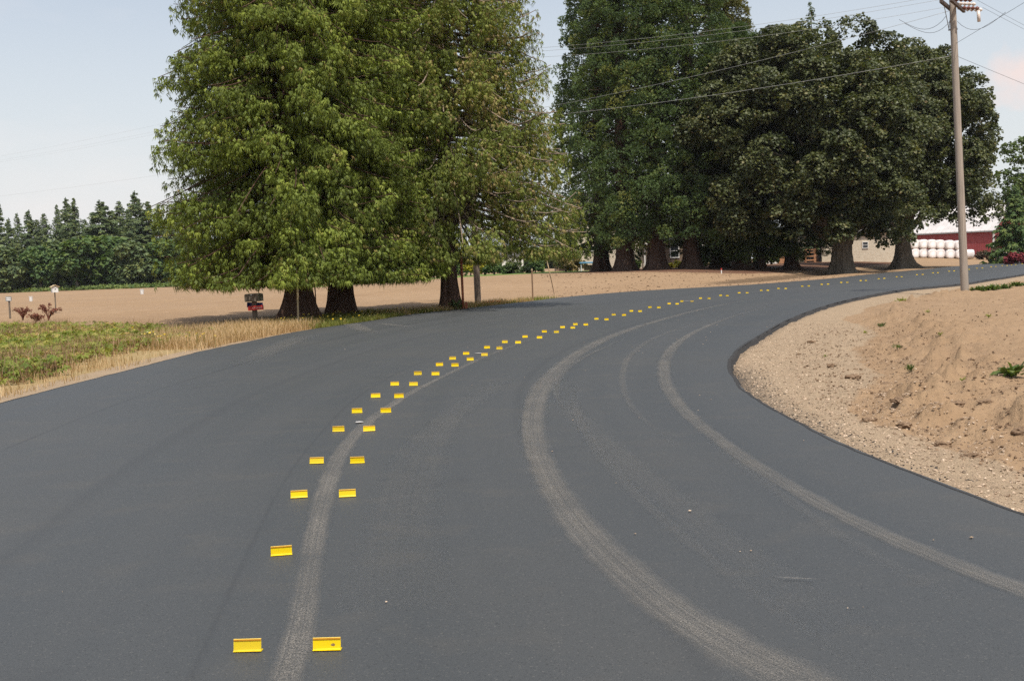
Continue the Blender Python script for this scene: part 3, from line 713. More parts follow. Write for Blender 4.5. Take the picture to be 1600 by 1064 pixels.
def tubes(paths, radii, n=4):
    """paths (m,k,3), radii (m,k) -> verts, quads"""
    m, k, _ = paths.shape
    T = np.gradient(paths, axis=1); T /= np.linalg.norm(T, axis=2)[..., None] + 1e-9
    up = np.zeros_like(T); up[..., 2] = 1
    X = np.cross(T, up); ln = np.linalg.norm(X, axis=2)[..., None]; X = np.where(ln < 1e-3, np.array([1., 0, 0]), X / (ln + 1e-9)); Y = np.cross(T, X)
    an = np.arange(n) * 2 * np.pi / n
    V = paths[:, :, None, :] + radii[:, :, None, None] * (X[:, :, None, :] * np.cos(an)[None, None, :, None] + Y[:, :, None, :] * np.sin(an)[None, None, :, None])
    i = np.arange(m)[:, None, None] * k * n; j = np.arange(k - 1)[None, :, None] * n; q = np.arange(n)[None, None, :]
    a = (i + j + q).ravel(); b = (i + j + (q + 1) % n).ravel()
    return V.reshape(-1, 3), np.stack([a, b, b + n, a + n], 1)
def trunk_mesh(name, H, r0, flare, lobes, mat, parent, lean=(0, 0), seed=0, n=28, rough=0.05, top=0.05):
    rng = np.random.default_rng(seed)
    zs = np.r_[-0.35, np.linspace(0, 2, 12), np.linspace(2.6, H, 14)]
    th = np.arange(n) * 2 * np.pi / n; ph = rng.uniform(0, 6.28, 4)
    V = []
    for z in zs:
        zz = max(z, 0)
        r = r0 * ((1 - zz / H) ** 0.8 * (1 - top) + top)
        fl = flare * math.exp(-zz / 0.55)
        lob = 1 + fl * (1 + 0.55 * np.cos(lobes * th + ph[0]) + 0.3 * np.cos((lobes + 3) * th + ph[1]))
        lob = lob * (1 + rough * np.cos(lobes * th + ph[0] + zz * .3) + rough * 0.7 * np.cos((2 * lobes + 1) * th + ph[2] - zz * .2) + rng.normal(0, rough * .25, n))
        V.append(np.stack([np.cos(th) * r * lob + lean[0] * zz, np.sin(th) * r * lob + lean[1] * zz, np.full(n, z)], 1))
    V = np.vstack(V); k = len(zs)
    a = (np.arange(k - 1)[:, None] * n + np.arange(n)[None]).ravel(); b = (np.arange(k - 1)[:, None] * n + (np.arange(n)[None] + 1) % n).ravel()
    return np_mesh(name, V, np.stack([a, b, b + n, a + n], 1), mat, parent, smooth=True)

# ------------------------------------------------------------------ western red cedars
def cedar(loc, label, H, env, nl, spl, curve, hang, mat, seed, r0=.36, flare=.8, tone=(0, .9), zlo=2.1, spray=(.13, .27), limb_r=.022, zmin=1.15):
    rng = np.random.default_rng(seed)
    root = thing('cedar_tree', loc, label, 'tree', 'cedars at the roadside')
    trunk_mesh('trunk', H * .98, r0, flare, 5, M['cedar_bark'], root, seed=seed)
    u = (np.arange(nl) + rng.uniform(0, 1, nl)) / nl
    z0 = np.where(u < .78, zlo + (11.6 - zlo) * (u / .78) ** 1.1, 11.6 + (H - 11.9) * (u - .78) / .22)
    az_extra = 0
    az = np.arange(nl) * 2.39996 + rng.normal(0, .35, nl)
    L = env(z0, az) * rng.uniform(.80, 1.08, nl)
    L[rng.random(nl) < .06] *= 1.13
    A, B, C = curve
    bj = B * rng.uniform(.75, 1.25, nl); cj = C * rng.uniform(.8, 1.2, nl)
    def P(i, s):
        r = L[i] * s
        return r, z0[i] + L[i] * (A * s - bj[i] * s ** 2 + cj[i] * s ** 3)
    # limbs
    ss = np.linspace(0.02, 1.0, 9)
    I = np.arange(nl)[:, None]; r, zz = P(I, ss[None, :])
    zz = np.maximum(zz, zmin + .15)
    sway = rng.normal(0, .05, (nl, 1)) * (ss[None] ** 2) * L[:, None]
    paths = np.stack([np.cos(az)[:, None] * r - np.sin(az)[:, None] * sway, np.sin(az)[:, None] * r + np.cos(az)[:, None] * sway, zz], -1)
    V, Fq = tubes(paths, limb_r * (L / 4.2)[:, None] * (1.08 - ss)[None, :] ** .8 + .006)
    np_mesh('limbs', V, Fq, M['limb'] if tone[1] > .95 else M['cedar_bark'], root, smooth=True)['kind'] = 'stuff'
    # hanging sprays
    n = nl * spl
    i = np.repeat(np.arange(nl), spl)
    s = rng.uniform(.30, 1.03, n) ** .75
    r, zz = P(i, s)
    br = np.round(rng.uniform(-3.49, 3.49, n)) / 3.5             # side branchlets
    t = (br + rng.normal(0, .07, n)) * L[i] * .20 * (1.18 - s) ** .7
    hg = rng.uniform(0, 1, n) ** 1.7 * hang * rng.uniform(.4, 1.2, nl)[i]
    sw = rng.normal(0, .05, nl)[i] * s ** 2 * L[i] * 0
    zz = zz - np.abs(t) * .38 - hg + rng.normal(0, .03, n)
    zz = np.where(zz < zmin, zmin + rng.uniform(0, .35, n), zz)
    pos = np.stack([np.cos(az[i]) * r - np.sin(az[i]) * t, np.sin(az[i]) * r + np.cos(az[i]) * t, zz], -1)
    fa = az[i] + np.sign(t) * rng.uniform(0, .9, n) + rng.normal(0, .35, n)
    R = frames(fa, rng.normal(-.9, .38, n) - .3 * np.clip(hg / max(hang, .01), 0, 1), rng.normal(0, .45, n))
    sc = rng.uniform(*spray, n)
    tn = np.clip(rng.normal(.42 if tone[1] < .95 else .34, .17, n) + (rng.normal(0, .18, nl))[i] - .25 * (hg / max(hang, .01)) * (1 if tone[1] < .95 else -1), tone[0], tone[1])
    dead = rng.random(n) < (.02 if tone[1] < .95 else .05)
    tn = np.where(dead, rng.uniform(.88, 1, n), tn)
    Vs, Fs, tns, tps = [], [], [], []
    off = 0
    vari = [blades((-.32, .02, .35), (.8, 1.1, .8), .075, .45, .16),
            blades((-.25, .1, .4), (.85, 1.15, .75), .07, .7, .2),
            blades((-.45, 0, .4), (.75, 1.05, .8), .085, .3, .14)]
    pick = rng.integers(0, 3, n)
    for k, (T, TF, tp) in enumerate(vari):
        m = pick == k
        V, Fc = scatter(T, TF, pos[m], R[m], sc[m])
        Vs.append(V); Fs.append(Fc + off); off += len(V)
        tns.append(np.repeat(tn[m], len(T))); tps.append(np.tile(tp, m.sum()) * np.repeat(np.where(dead[m], 0, 1), len(T)))
    o = np_mesh('crown', np.vstack(Vs), np.vstack(Fs), mat, root, attrs={'tone': np.hstack(tns), 'tip': np.hstack(tps)})
    o['kind'] = 'stuff'
    return root
def env1(z, az):
    return np.where(z < 3.2, 4.25, 4.25 - .022 * (z - 3.2) ** 1.8) * np.clip((17.5 - z) / 4.5, .1, 1) * (1 - .10 * np.cos(az * 2 + .5))
def env2(z, az):
    return np.where(z < 3, 3.7, 3.7 - .012 * (z - 3) ** 1.8) * np.clip((19.5 - z) / 5, .1, 1)
def env3(z, az):
    return np.clip(5.15 - .22 * (z - 2.2), .35, 5.2) * np.clip((15.6 - z) / 3, .1, 1)
cedar(on_ground(470, 501), 'leftmost roadside cedar, dense green, its flared trunk behind the pale stake', 17.5, env1, 560, 142, (.14, .74, .40), .66, M['cedar_leaf'], 11)
cedar(on_ground(535, 494), 'middle roadside cedar, dense green, with the straight stout trunk', 19.5, env2, 540, 134, (.14, .72, .38), .66, M['cedar_leaf'], 12, r0=.38, flare=.4)
cedar(on_ground(703, 485.5), 'rightmost roadside cedar, sparse and browning, branches swooping up beside the red post', 15.8, env3, 400, 165, (.10, 1.02, .72), 1.1, M['cedar_leaf_brown'], 13, r0=.28, flare=.55, tone=(0, 1), zlo=3.1, zmin=1.72, limb_r=.045, spray=(.13, .27))

# ------------------------------------------------------------------ giant sequoias (tufted clumps)
TUFT = blades((-.4, .45), (1.0, .9), .2, .2, .12)
def sequoia_crown(H, env, ncl, tuf, seed, zlo, csize=(.55, 1.0)):
    rng = np.random.default_rng(seed)
    u = rng.uniform(0, 1, ncl); zc_ = min(24.0, H * .8); z = np.where(u < .8, zlo + (zc_ - zlo) * u / .8, zc_ + (H - zc_) * (u - .8) / .2)
    az = rng.uniform(0, 6.283, ncl)
    rr = env(z) * np.where(rng.random(ncl) < .78, rng.uniform(.72, 1.05, ncl), rng.uniform(.25, .75, ncl))
    cen = np.stack([np.cos(az) * rr, np.sin(az) * rr, z - .10 * rr + rng.normal(0, .15, ncl)], -1)
    cs = rng.uniform(*csize, ncl)
    n = ncl * tuf; i = np.repeat(np.arange(ncl), tuf)
    d = rng.normal(0, 1, (n, 3)); d[:, 2] = d[:, 2] * .9 + .25
    d += np.stack([np.cos(az), np.sin(az), 0 * az], -1)[i] * .5
    d /= np.linalg.norm(d, axis=1)[:, None]
    pos = cen[i] + d * (cs[i] * rng.uniform(.35, .85, n))[:, None] * np.array([1, 1, .75])
    R = frames(np.arctan2(d[:, 1], d[:, 0]), np.arcsin(np.clip(d[:, 2], -1, 1)) + rng.normal(.1, .3, n), rng.uniform(0, 6.28, n))
    T, TF, tp = TUFT
    V, Fc = scatter(T, TF, pos, R, rng.uniform(.16, .28, n))
    tn = np.clip(rng.normal(.42, .15, n) + rng.normal(0, .26, ncl)[i], 0, 1)
    # limbs to the clumps
    k = rng.choice(ncl, min(ncl, 260), replace=False)
    sg = np.linspace(0, 1, 5)
    base = np.stack([0 * z[k], 0 * z[k], z[k] + .12 * rr[k]], -1)
    paths = base[:, None] * (1 - sg)[None, :, None] + cen[k][:, None] * sg[None, :, None]
    paths[:, :, 2] -= (np.sin(sg * np.pi) * .25)[None] * rr[k][:, None] * .2
    LV, LF = tubes(paths, np.repeat((.07 * (1.1 - sg))[None], len(k), 0))
    return V, Fc, {'tone': np.repeat(tn, len(T)), 'tip': np.tile(tp, n)}, LV, LF
def sequoia(loc, label, H, env, ncl, tuf, seed, mat, zlo=3.5, r0=.68, flare=.5, csize=(.55, 1.0), name='sequoia_tree', group='row of sequoias by the house'):
    root = thing(name, loc, label, 'tree', group)
    trunk_mesh('trunk', H * .97, r0, flare, 6, M['redwood_bark'], root, seed=seed)
    V, Fc, at, LV, LF = sequoia_crown(H, env, ncl, tuf, seed, zlo, csize)
    np_mesh('limbs', LV, LF, M['redwood_bark'], root)['kind'] = 'stuff'
    o = np_mesh('crown', V, Fc, mat, root, attrs=at); o['kind'] = 'stuff'
    return root
def env_col(rb, H): return lambda z: rb * np.clip(1.08 - (z / H) ** 1.5 * .85, .1, 1) * np.clip((H - z) / 4, .08, 1)
s1 = sequoia(on_depth(940, 98), 'leftmost sequoia of the row, low skirted crown with a short hidden trunk', 31, env_col(4.0, 31), 680, 62, 101, M['redwood_leaf'], zlo=1.3, r0=.6)
s2 = sequoia(on_depth(977, 93), 'second sequoia from the left in the row, dark flared trunk', 36, env_col(4.6, 36), 780, 62, 102, M['redwood_leaf'], zlo=2.6)
s3 = sequoia(on_depth(1026, 92), 'third sequoia from the left in the row, trunk before the cream house', 35, env_col(4.4, 35), 760, 62, 103, M['redwood_leaf'], zlo=2.5)
dup(s2, on_depth(1081, 92), 2.2, 'fourth sequoia from the left in the row, trunk right of the dark window', (.95, .95, .92))
dup(s3, on_depth(1124, 95), 1.9, 'fifth sequoia from the left in the row, its broad trunk in deep shade', (.9, .9, .52))
dup(s1, on_depth(1162, 93), 4.0, 'sixth sequoia from the left in the row, low boughs over a grey trunk', (.9, .9, .62))
dup(s1, on_depth(1186, 94), 2.4, 'seventh sequoia from the left in the row, narrow trunk beside the sixth', (.8, .8, .6))
s8 = dup(s3, on_depth(1237, 94), 5.1, 'rightmost sequoia of the row, red-brown trunk left of the big maple', (.8, .8, .45))
sequoia(on_depth(1143, 103), 'thin olive sequoia top rising behind the row, left of the maple', 30, lambda z: 3.7 * np.clip(1.05 - (z / 30) ** 1.8, .06, 1), 520, 50, 109, M['olive_leaf'], zlo=5, r0=.8, csize=(.5, .95), group='sequoias behind the row')

# ------------------------------------------------------------------ big maples and other broadleaf trees
LEAF = (np.array([(0, 0, 0), (.5, .42, .06), (.5, -.42, .06), (1.0, .0, -.14)]), np.array([(0, 2, 1), (1, 2, 3)]))
def broadleaf(lumps, leaves, lsize, seed, thick=.35, up=.35, tone_sd=.16):
    """lumps: (n,4) centre and radius; leaves on the shells of the lumps, a few inside"""
    rng = np.random.default_rng(seed)
    lumps = np.asarray(lumps, float); wgt = lumps[:, 3] ** 2; n = leaves
    i = rng.choice(len(lumps), n, p=wgt / wgt.sum())
    d = rng.normal(0, 1, (n, 3)); d[:, 2] += up; d /= np.linalg.norm(d, axis=1)[:, None]
    # sub-clumps make the shell knobbly
    sub = rng.normal(0, 1, (len(lumps), 14, 3)); sub[:, :, 2] += up; sub /= np.linalg.norm(sub, axis=2)[..., None]
    j = rng.integers(0, 14, n)
    tc = sub[i, j]; d = d * .42 + tc; d /= np.linalg.norm(d, axis=1)[:, None]
    rad = lumps[i, 3] * (1 - thick * rng.uniform(0, 1, n) ** 2) * (.86 + .14 * rng.uniform(0, 1, (len(lumps), 14))[i, j])
    pos = lumps[i, :3] + d * rad[:, None] * np.array([1, 1, .85])
    R = frames(np.arctan2(d[:, 1], d[:, 0]) + rng.normal(0, .8, n), rng.normal(-.25, .45, n), rng.normal(0, .6, n))
    T, TF = LEAF
    V, Fc = scatter(T, TF, pos, R, rng.uniform(*lsize, n))
    tn = np.clip(rng.normal(.45, .18, n) + rng.normal(0, tone_sd, (len(lumps), 14))[i, j], 0, 1)
    tn = np.where(rng.random(n) < .012, 1, np.minimum(tn, .93))
    return V, Fc, {'tone': np.repeat(tn, len(T)), 'tip': np.zeros(n * len(T))}
def dome_lumps(rng, n, c, rad, rl, low=0.0, skew=0.0):
    """lump centres filling the outer part of an ellipsoid dome"""
    out = []
    while len(out) < n:
        d = rng.normal(0, 1, 3); d /= np.linalg.norm(d)
        if d[2] < low: continue
        k = rng.uniform(.78, 1.0) if rng.random() < .85 else rng.uniform(.25, .7)
        r = rng.uniform(*rl)
        p = np.array(c) + d * (np.array(rad) - r * .8) * k
        out.append((*p, r))
    return out
def tree_limbs(root, lumps, z0, z1, r, seed, n=26, mat=None):
    rng = np.random.default_rng(seed); L = np.asarray(lumps)
    k = rng.choice(len(L), min(n, len(L)), replace=False); s = np.linspace(0, 1, 8)
    b = np.stack([rng.normal(0, r * .25, len(k)), rng.normal(0, r * .25, len(k)), rng.uniform(z0, z1, len(k))], -1)
    e = L[k, :3]
    P = b[:, None] * (1 - s)[None, :, None] + e[:, None] * s[None, :, None]
    hor = np.linalg.norm(e[:, :2] - b[:, :2], axis=1)
    P[:, :, 2] += (s * (1 - s))[None] * (hor * .35)[:, None] * 1.0
    P[:, 1:-1] += rng.normal(0, .12, (len(k), 6, 3))
    rad = r * rng.uniform(.25, .45, (len(k), 1)) * (1.05 - s)[None] ** .9 + .02
    V, Fq = tubes(P, rad, 7)
    o = np_mesh('limbs', V, Fq, mat or M['maple_bark'], root, smooth=True); o['kind'] = 'stuff'; return o
def maple(loc, label, c, rad, nl, leaves, seed, zt, r0, lsize=(.17, .33), rl=(1.0, 1.9), low=-.97, extra=(), mat='maple_leaf', flare=.5, group='big maples', zlow=1.7):
    rng = np.random.default_rng(seed)
    root = thing('maple_tree', loc, label, 'tree', group)
    trunk_mesh('trunk', zt, r0, flare, 4, M['maple_bark'], root, seed=seed, top=.6, rough=.09)
    lumps = [q for q in dome_lumps(rng, nl, c, rad, rl, low) if q[2] - q[3] > zlow + .8 * rng.random()] + [tuple(e) for e in extra]
    tree_limbs(root, lumps, zt * .45, zt * .97, r0, seed, 34)
    V, Fc, at = broadleaf(lumps, leaves, lsize, seed)
    o = np_mesh('crown', V, Fc, M[mat], root, attrs=at); o['kind'] = 'stuff'
    return root
mA = on_depth(1316, 90)
maple(mA, 'huge dark maple with a broad domed crown and pale forked trunk', (-3.6, 0, 9.9), (9.9, 8.5, 9.9), 340, 250000, 201, 5.0, .78,
      extra=[(2.6, -2, 2.7, 1.0), (3.6, -2, 3.5, 1.1), (1.8, -2.5, 3.7, .9), (4.4, -1.5, 2.6, .8), (-8.5, -3, 4.6, 2.0), (-5.5, -5, 4.3, 1.7), (-11.2, 0, 6.6, 2.2), (-11.0, 1, 5.0, 1.8), (4.2, -4.5, 4.2, 1.4), (3.0, -5.5, 5.6, 1.8), (1.0, 0, 18.3, 2.0), (-2, 0, 18.2, 2.0), (3.4, 0, 17.0, 1.9), (4.8, 1, 15.6, 1.9), (5.6, 0, 13.0, 2.0), (5.8, 0, 10.5, 2.0)], flare=.35)
mB = on_depth(1411, 104)
maple(mB, 'right-hand dark maple with a leaning trunk, crown hanging before the red barn', (.5, 0, 10.7), (8.3, 7.2, 10.2), 290, 200000, 202, 4.5, .72,
      extra=[(6.2, -2, 6.4, 1.7), (7.2, 0, 9.6, 1.8), (7.8, -1, 5.6, 1.0), (5.6, -3, 4.9, .8), (1.2, -5, 4.9, 1.1), (7.9, 0, 11.8, 1.2), (-1.6, -5, 3.2, 1.2), (1.0, 0, 19.2, 1.7), (3.5, 0, 18.2, 1.5), (5.6, -3, 4.3, .9), (3.6, -4, 4.2, .9), (7.4, -1.5, 4.7, 1.0), (-3.5, -2, 17.5, 2.0), (-5, 0, 15.5, 2.2)], flare=.9, zlow=3.0)

# far conifer wood and other background trees
def fir_mesh(H, rb, seed, nl=230, per=16, bare=.06, ragged=.25, shape=1.0):
    rng = np.random.default_rng(seed)
    u = rng.uniform(0, 1, nl) ** .85; z = H * (bare + (1 - bare) * u)
    az = rng.uniform(0, 6.283, nl); L = rb * (1 - (z / H) ** shape * .97) * rng.uniform(1 - ragged * 1.4, 1 + ragged, nl) + .15
    n = nl * per; i = np.repeat(np.arange(nl), per); s = rng.uniform(.15, 1.0, n)
    t = rng.normal(0, .22, n) * L[i] * (1.1 - s)
    pos = np.stack([np.cos(az[i]) * L[i] * s - np.sin(az[i]) * t, np.sin(az[i]) * L[i] * s + np.cos(az[i]) * t, z[i] - .25 * L[i] * s ** 1.5 + .10 * L[i] * s ** 3 - rng.uniform(0, .3, n)], -1)
    R = frames(az[i] + rng.normal(0, .5, n), rng.normal(-.3, .3, n), rng.normal(0, .4, n))
    T, TF, tp = blades((-.6, 0, .6), (.8, 1.0, .8), .16, .3)
    V, Fc = scatter(T, TF, pos, R, rng.uniform(.35, .7, n) * np.clip(.25 + L[i] / rb * 1.1, .3, 1))
    tn = np.clip(rng.normal(.45, .2, n) + rng.normal(0, .15, nl)[i], 0, 1)
    return V, Fc, {'tone': np.repeat(tn, len(T)), 'tip': np.tile(tp, n)}
def fir(loc, label, H, rb, seed, group, name='fir_tree', mat='fir_leaf', **k):
    root = thing(name, loc, label, 'tree', group)
    trunk_mesh('trunk', H * .97, .035 * rb + .12, .2, 5, M['redwood_bark'], root, seed=seed, n=10)
    V, Fc, at = fir_mesh(H, rb, seed, **k)
    o = np_mesh('crown', V, Fc, M[mat], root, attrs=at); o['kind'] = 'stuff'
    return root
def shrub_tree(name, loc, label, cat, H, rx, ry, seed, mat, leaves, lsize, group=None, nl=14, trunk=True, low=-.3, zc=.56, rl=None, bark=None):
    rng = np.random.default_rng(seed)
    root = thing(name, loc, label, cat, group)
    lumps = dome_lumps(rng, nl, (0, 0, H * zc), (rx, ry, H * (1 - zc)), rl or (min(rx, H / 2) * .3, min(rx, H / 2) * .5), low)
    if trunk:
        trunk_mesh('trunk' if cat == 'tree' else 'stem', H * .6, .03 * H + .02, .25, 4, M[bark or 'maple_bark'], root, seed=seed, n=10)
    V, Fc, at = broadleaf(lumps, leaves, lsize, seed, thick=.5)
    if cat != 'tree': V[:, 2] -= .14 * H
    V[:, 2] = np.maximum(V[:, 2], .02)
    o = np_mesh('crown' if cat == 'tree' else 'foliage', V, Fc, M[mat], root, attrs=at); o['kind'] = 'stuff'
    return root
G_FIR, G_BROAD = 'conifers of the far tree line', 'broadleaf trees at the foot of the far tree line'
FY = 214.0
tops = [(3, 313, 3.4), (17, 340, 3.0), (31, 336, 3.0), (49, 331, 2.8), (62, 346, 3.0), (73, 336, 3.2), (94, 323, 3.6), (109, 312, 3.4), (121, 313, 2.6), (136, 345, 3.4), (149, 337, 3.2),
        (163, 316, 3.2), (178, 332, 3.0), (191, 317, 3.4), (204, 330, 3.2), (216, 302, 4.2), (236, 318, 3.4), (252, 322, 3.4), (272, 328, 3.6), (296, 322, 3.6), (322, 330, 3.6), (350, 326, 3.6), (385, 330, 3.8), (425, 328, 3.8), (-22, 325, 3.4), (-48, 330, 3.6)]
tops.sort()
protos = []
fr = random.Random(8)
for k, (u, v, rb) in enumerate(tops):
    Y = FY + fr.uniform(0, 26); rb *= fr.uniform(.75, 1.35)
    b_ = on_depth(u, Y); Ht = at_px(u, v, Y).z - b_.z
    lab = f'conifer with {ordinal(k + 1)} treetop from the left along the far wood'
    if (u, v) == (216, 302): lab = 'tallest dark blue-green fir of the far wood, left of the cedars'
    if (u, v) == (163, 316): lab = 'flat-topped ragged conifer in the far wood beyond the birdhouse'
    if k < 4:
        protos.append((fir(b_, lab, Ht, rb, 300 + k, G_FIR, nl=330, per=19, ragged=(.35, .5, .4, .7)[k], shape=(1.0, 1.3, .85, 1.6)[k]), Ht, rb))
    else:
        p, ph, pr_ = protos[(k * 7) % 4]
        dup(p, b_, fr.uniform(0, 6), lab, (rb / pr_ * 1.2, rb / pr_ * 1.2, Ht / ph * 1.03))
bl = [(-30, 372), (12, 384), (38, 398), (62, 380), (90, 376), (118, 366), (140, 372), (165, 362), (188, 392), (207, 376), (232, 392), (252, 370), (275, 402), (300, 408), (318, 420), (345, 404), (378, 416), (412, 408), (450, 412), (492, 416), (560, 420), (630, 416)]
protos = []
for k, (u, v) in enumerate(bl):
    Y = FY - 4 - fr.uniform(0, 9)
    b_ = on_depth(u, Y); Ht = max(at_px(u, v, Y).z - b_.z, 2.5)
    lab = f'rounded broadleaf tree, {ordinal(k + 1)} from the left at the foot of the far wood'
    if k < 4:
        protos.append((shrub_tree('broadleaf_tree', b_, lab, 'tree', Ht, Ht * .42, Ht * .4, 340 + k, ('grove_leaf', 'fir_leaf', 'grove_leaf', 'grove_leaf')[k], 5200, (.5, .95), G_BROAD, nl=20, low=-.9, zc=.5), Ht))
    else:
        p, ph = protos[(k * 3 + k // 4) % 4]; dup(p, b_, fr.uniform(0, 6), lab, (Ht / ph * 1.1, Ht / ph * 1.1, Ht / ph))
# grassy bank in front of the far wood
rng = np.random.default_rng(77)
n = 9000; x = rng.uniform(-125, -20, n); y = FY - 14 + rng.uniform(0, 8, n)
T, TF, tp = blades((-.8, 0, .8), (.8, 1, .8), .18, .3, .2)
V, Fc = scatter(T, TF, np.stack([x, y, np.full(n, -.05)], -1), frames(rng.uniform(0, 6.28, n), rng.uniform(.4, 1.3, n), rng.uniform(0, 6.28, n)), rng.uniform(.5, 1.3, n))
o = np_mesh('undergrowth', V, Fc, M['grove_leaf'], attrs={'tone': np.repeat(np.clip(rng.normal(.8, .15, n), 0, 1), len(T)), 'tip': np.tile(tp, n)})
tag(o, 'low green undergrowth along the foot of the far wood', 'undergrowth', kind='stuff')
# distant trees seen low between the cedars and the sequoias
for k, (u, v) in enumerate([(700, 380), (740, 384), (780, 378), (815, 384), (845, 380), (872, 376), (900, 372)]):
    b_ = on_depth(u, 236); Ht = (at_px(u, v, 236).z - b_.z) * 1.15; b_.z -= Ht * .16
    p, ph = protos[k % 4]; dup(p, b_, k * 1.3, f'low distant tree, {ordinal(k + 1)} from the left, beyond the garden behind the cedars', (Ht / ph * 1.6, Ht / ph * 1.6, Ht / ph), group='distant trees beyond the garden')

# ------------------------------------------------------------------ utility poles and lines
def utility_pole(base, top, label, arm_dir, r=(.138, .105), arms=True, wood='pole_wood'):
    d = top - base
    p = thing('utility_pole', base, label, 'utility pole', 'utility poles')
    n = 9
    mb = MB(); mb.tube([(0, 0, -.25)] + [tuple(d * (k / n)) for k in range(n + 1)], [r[0] * 1.04] + [r[0] + (r[1] - r[0]) * k / n for k in range(n + 1)], 18)
    mb.build('pole', M[wood], p, smooth=True)
    a = Vector((arm_dir[0], arm_dir[1], 0)).normalized(); pr = Vector((-a.y, a.x, 0)); ang = math.atan2(a.y, a.x)
    if arms:
        for s in (-1, 1):
            c = d * .922 + pr * s * (r[1] + .055)
            mb = MB(); mb.box(c, (2.3, .09, .115), ang); mb.build('crossarm', M['dark_wood'], p, bevel=.006)
        for s in (-1, 1):
            e = d * .922 + a * s * .55; mb = MB()
            mb.tube([e + pr * .17 + Vector((0, 0, -.06)), d * .922 + Vector((0, 0, -.75)) + pr * .13], .013, 6); mb.build('brace', M['grey_metal'], p)
        mb = MB(); mb.tube([d * .922 + Vector((0, 0, -.78)) - pr * .15, d * .922 + Vector((0, 0, -.78)) + pr * .15], .03, 8)
        mb.build('through_bolt', M['grey_metal'], p)
        for k in (-1.0, -.35, .35, 1.0):
            e = d * .922 + a * k * 1.05
            mb = MB()
            prof = [(.0, .018), (.02, .05), (.06, .03), (.08, .055), (.12, .035), (.15, .05), (.18, .02)]
            mb.tube([e + Vector((0, 0, .06 + h)) for h, _ in prof], [q for _, q in prof], 10); mb.build('pin_insulator', M['insul'], p, smooth=True)
    return p
pb1 = on_ground(1507.5, 456); pt1 = at_px(1487, -28, pb1.y)
PD = Vector((.62, 1.0, 0)).normalized()
pole1 = utility_pole(pb1, pt1, 'tall weathered wooden utility pole standing in the right-hand field', PD)
d1 = pt1 - pb1
arm1 = pb1 + d1 * .922
# dead-end insulator strings and jumper hardware on the field side
perp = Vector((PD.y, -PD.x, 0))
for k, (q, dz) in enumerate(((-.95, .02), (-.3, 0), (.35, -.03), (.95, .02))):
    s0 = d1 * .922 + PD * q + perp * .24 + Vector((0, 0, dz))
    mb = MB(); L_ = .55; pts, rad = [], []
    for j in range(9):
        pts.append(s0 + perp * (L_ * j / 8) + Vector((0, 0, -.10 * j / 8))); rad.append(.025 if j % 2 == 0 else .075)
    mb.tube(pts, rad, 10); mb.build('strain_insulator', M['insul'] if k % 2 else M['insul_brown'], pole1, smooth=True)
mb = MB(); mb.tube([d1 * .922 + perp * .8 + PD * .1 + Vector((0, 0, -.25 + .0)), d1 * .922 + perp * .82 + PD * .1 + Vector((0, 0, -.62))], .055, 10)
mb.build('cutout_fuse', M['insul'], pole1, smooth=True)
for (q, sg) in ((-.8, -1), (.0, -1), (.5, 1)):
    P = [d1 * .922 + PD * q + perp * (sg * s) + Vector((0, 0, -.35 - .45 * math.sin(math.pi * (s / 1.6) ** .8))) for s in np.linspace(.05, 1.6, 12)]
    mb = MB(); mb.tube(P, .007, 6); mb.build('jumper_loop', M['dark_wire'], pole1)
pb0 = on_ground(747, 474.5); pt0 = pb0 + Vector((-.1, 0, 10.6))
utility_pole(pb0, pt0, 'weathered utility pole rising into the browning cedar, right of the red post', PD, r=(.135, .11), wood='shaded_pole')
d0 = pt0 - pb0; arm0 = pb0 + d0 * .922
def line(a, b, sag, r, label, mat='wire', n=28):
    if 'left' in label and 'wood' in label: r *= .45; mat = 'wire'
    r *= .8
    a, b = Vector(a), Vector(b)
    P = [a.lerp(b, t_) - Vector((0, 0, sag * 4 * t_ * (1 - t_))) for t_ in np.linspace(0, 1, n)]
    mid = a
    mb = MB(); mb.tube(P, r, 6); o = mb.build('power_line', M[mat], None, smooth=True)
    tag(o, label, 'power line', 'overhead lines between the utility poles'); return o
farL = Vector((-47, 92, 0)); farR = Vector((62, 97, 0))
z9 = Vector((0, 0, .22))
line(arm1 + PD * -1.0 + z9, arm0 + PD * -1.0 + z9, .30, 0.0060, 'uppermost overhead line between the two poles, crossing the sequoias')
line(arm1 + PD * -.35 + z9, arm0 + PD * -.35 + z9, .32, 0.0060, 'second overhead line from the top between the two poles')
line(arm1 + PD * 1.0 + z9, arm0 + PD * 1.0 + z9, .34, 0.0060, 'third overhead line from the top between the two poles')
line(pb1 + d1 * .91, pb0 + d0 * .70, .25, 0.0072, 'steep fourth overhead line falling to the left across the maple')
line(pb1 + d1 * .765, pb0 + d0 * .70 + Vector((0, 0, -.1)), .22, 0.0088, 'lowest overhead cable between the two poles, across the maple crown')
for k, (q, zz) in enumerate(((-1, .22), (.35, .22), (1, .22))):
    line(arm0 + PD * q + Vector((0, 0, zz)), farL + Vector((0, 0, 10.6)) + PD * q, .5, 0.0055, f'faint {ordinal(k + 1)} upper line over the far wood at left', 'dark_wire')
line(pb0 + d0 * .69, farL + Vector((0, 0, 8.0)), .35, 0.0077, 'lowest line over the far wood at left', 'dark_wire')
line(pb1 + d1 * .765, farR + Vector((0, 0, 7.6)), .25, 0.0072, 'lower line leaving the right pole toward the cloud', 'dark_wire')
line(arm1 + PD * .95 + perp * .8, farR + Vector((0, 0, 10.3)), .3, 0.0055, 'upper faint line leaving the right pole to the right', 'dark_wire')
line(arm1 + PD * -.95 + perp * .8, farR + Vector((0, 0, 10.3)) - PD * 2, .3, 0.0055, 'second faint line leaving the right pole to the right', 'dark_wire')
